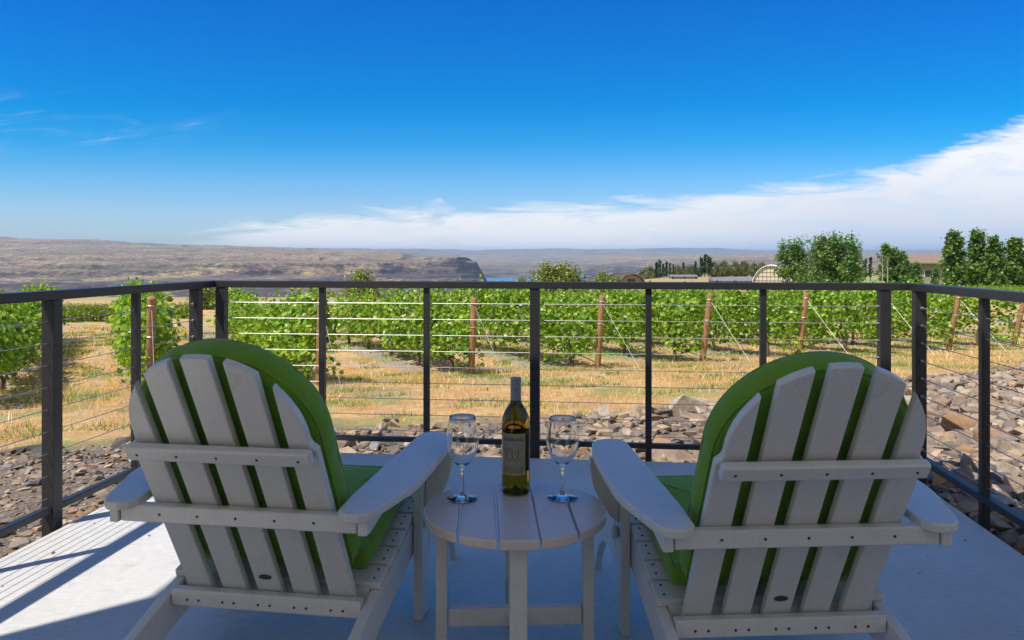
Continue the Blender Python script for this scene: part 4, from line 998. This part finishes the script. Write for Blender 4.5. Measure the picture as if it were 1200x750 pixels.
hs_ = N.new('ShaderNodeHueSaturation'); hs_.inputs['Saturation'].default_value = 1.35; hs_.inputs['Value'].default_value = 1.0; LK.new(sk.outputs[0], hs_.inputs['Color'])
gain = q.ramp(el, [(0, (.66, .72, .95)), (.06, (.63, .72, .94)), (.10, (.46, .73, .95)), (.15, (.12, .68, .94)), (.20, (.0, .64, .94)), (.34, (.0, .58, 1.02)), (.75, (.40, .72, .98)), (1, (.62, .80, .95))])
skyb = q.mix(1.0, hs_.outputs['Color'], gain, 'MULTIPLY')
cv = N.new('ShaderNodeCombineXYZ'); LK.new(tx, cv.inputs[0]); LK.new(el, cv.inputs[1])
def wn(scale, st, detail=7, rough=.6, dist=0): return q.noise(scale, cv.outputs[0], detail, rough, st, dist)
big = wn(3.0, (1, 3.2, 1)); fine = wn(9, (.8, 4.6, 1), 12, .66, .9); streak = wn(5, (.5, 9, 1), 7, .6, .3)
edge = q.ramp(q.math('ADD', q.math('MULTIPLY', tx, .5), .5), [(0, .0), (.24, .006), (.32, .042), (.42, .066), (.53, .074), (.60, .074), (.665, .100), (.72, .108), (.765, .128), (.80, .160), (.85, .195), (1, .24)])
edge = q.math('ADD', edge, q.math('ADD', q.math('MULTIPLY', q.math('SUBTRACT', big, .5), .045), q.math('MULTIPLY', q.math('SUBTRACT', fine, .5), .075)))
below = q.math('DIVIDE', q.math('SUBTRACT', edge, el), .022, None, True)
dens = q.math('MULTIPLY', below, q.ramp(fine, [(.25, .58), (.52, 1.0)]))
right = q.ramp(q.math('ADD', q.math('MULTIPLY', tx, .5), .5), [(.24, 0.0), (.34, .95), (.45, .94), (.65, .97), (1, .98)])
dens = q.math('MULTIPLY', dens, right)
rot = N.new('ShaderNodeMapping'); rot.inputs['Rotation'].default_value = (0, 0, math.radians(-9)); LK.new(cv.outputs[0], rot.inputs['Vector'])
streak = q.noise(4.2, rot.outputs[0], 9, .66, (.8, 6, 1), .9)
wisp = q.math('MULTIPLY', q.ramp(streak, [(.53, 0.0), (.62, .10), (.74, .72)]), q.math('MULTIPLY', q.ramp(el, [(.10, 0.0), (.15, 1.0), (.19, 1.0), (.23, 0.0)]), q.ramp(q.math('ADD', tx, 1.0), [(.3, 1.0), (.42, .9), (.66, 0.0)])))
dens = q.math('MAXIMUM', dens, wisp)
ccol = q.mix(q.ramp(el, [(.0, 0.0), (.05, .35), (.13, 1.0)]), (6.7, 6.6, 6.6), (6.6, 6.6, 6.8))
ccol = q.mix(q.math('MULTIPLY', q.ramp(tx, [(.12, 0.0), (.45, .8)]), q.ramp(el, [(.03, 1.0), (.125, 0.0)])), ccol, (4.3, 4.75, 5.7))
skyc = q.mix(dens, skyb, ccol)
back = q.ramp(q.math('MULTIPLY', q.math('ADD', q.math('MULTIPLY', dy, -1.0), .25), .8), [(.34, 0.0), (.70, .95)])  # unseen cloud layer behind the camera, added to brighten and warm the shaded chairs
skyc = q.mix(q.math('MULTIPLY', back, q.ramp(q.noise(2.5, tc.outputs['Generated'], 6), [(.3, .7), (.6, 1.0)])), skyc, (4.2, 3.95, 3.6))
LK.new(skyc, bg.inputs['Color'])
cam = bpy.data.cameras.new('camera'); cam.sensor_width = 36; cam.lens = 36*FPX/1200; cam.shift_y = -(375-HOR)/1200
cam.clip_start = .05; cam.clip_end = 80000
co = bpy.data.objects.new('camera', cam); co.location = (0, 0, EYE); co.rotation_euler = (math.pi/2, 0, 0); link(co); SC.camera = co
SC.view_settings.view_transform = 'Standard'; SC.view_settings.look = 'None'; SC.view_settings.exposure = .60; SC.view_settings.gamma = 1
SC.cycles.max_bounces = 10; SC.cycles.transmission_bounces = 10; SC.cycles.transparent_max_bounces = 12; SC.cycles.caustics_refractive = True
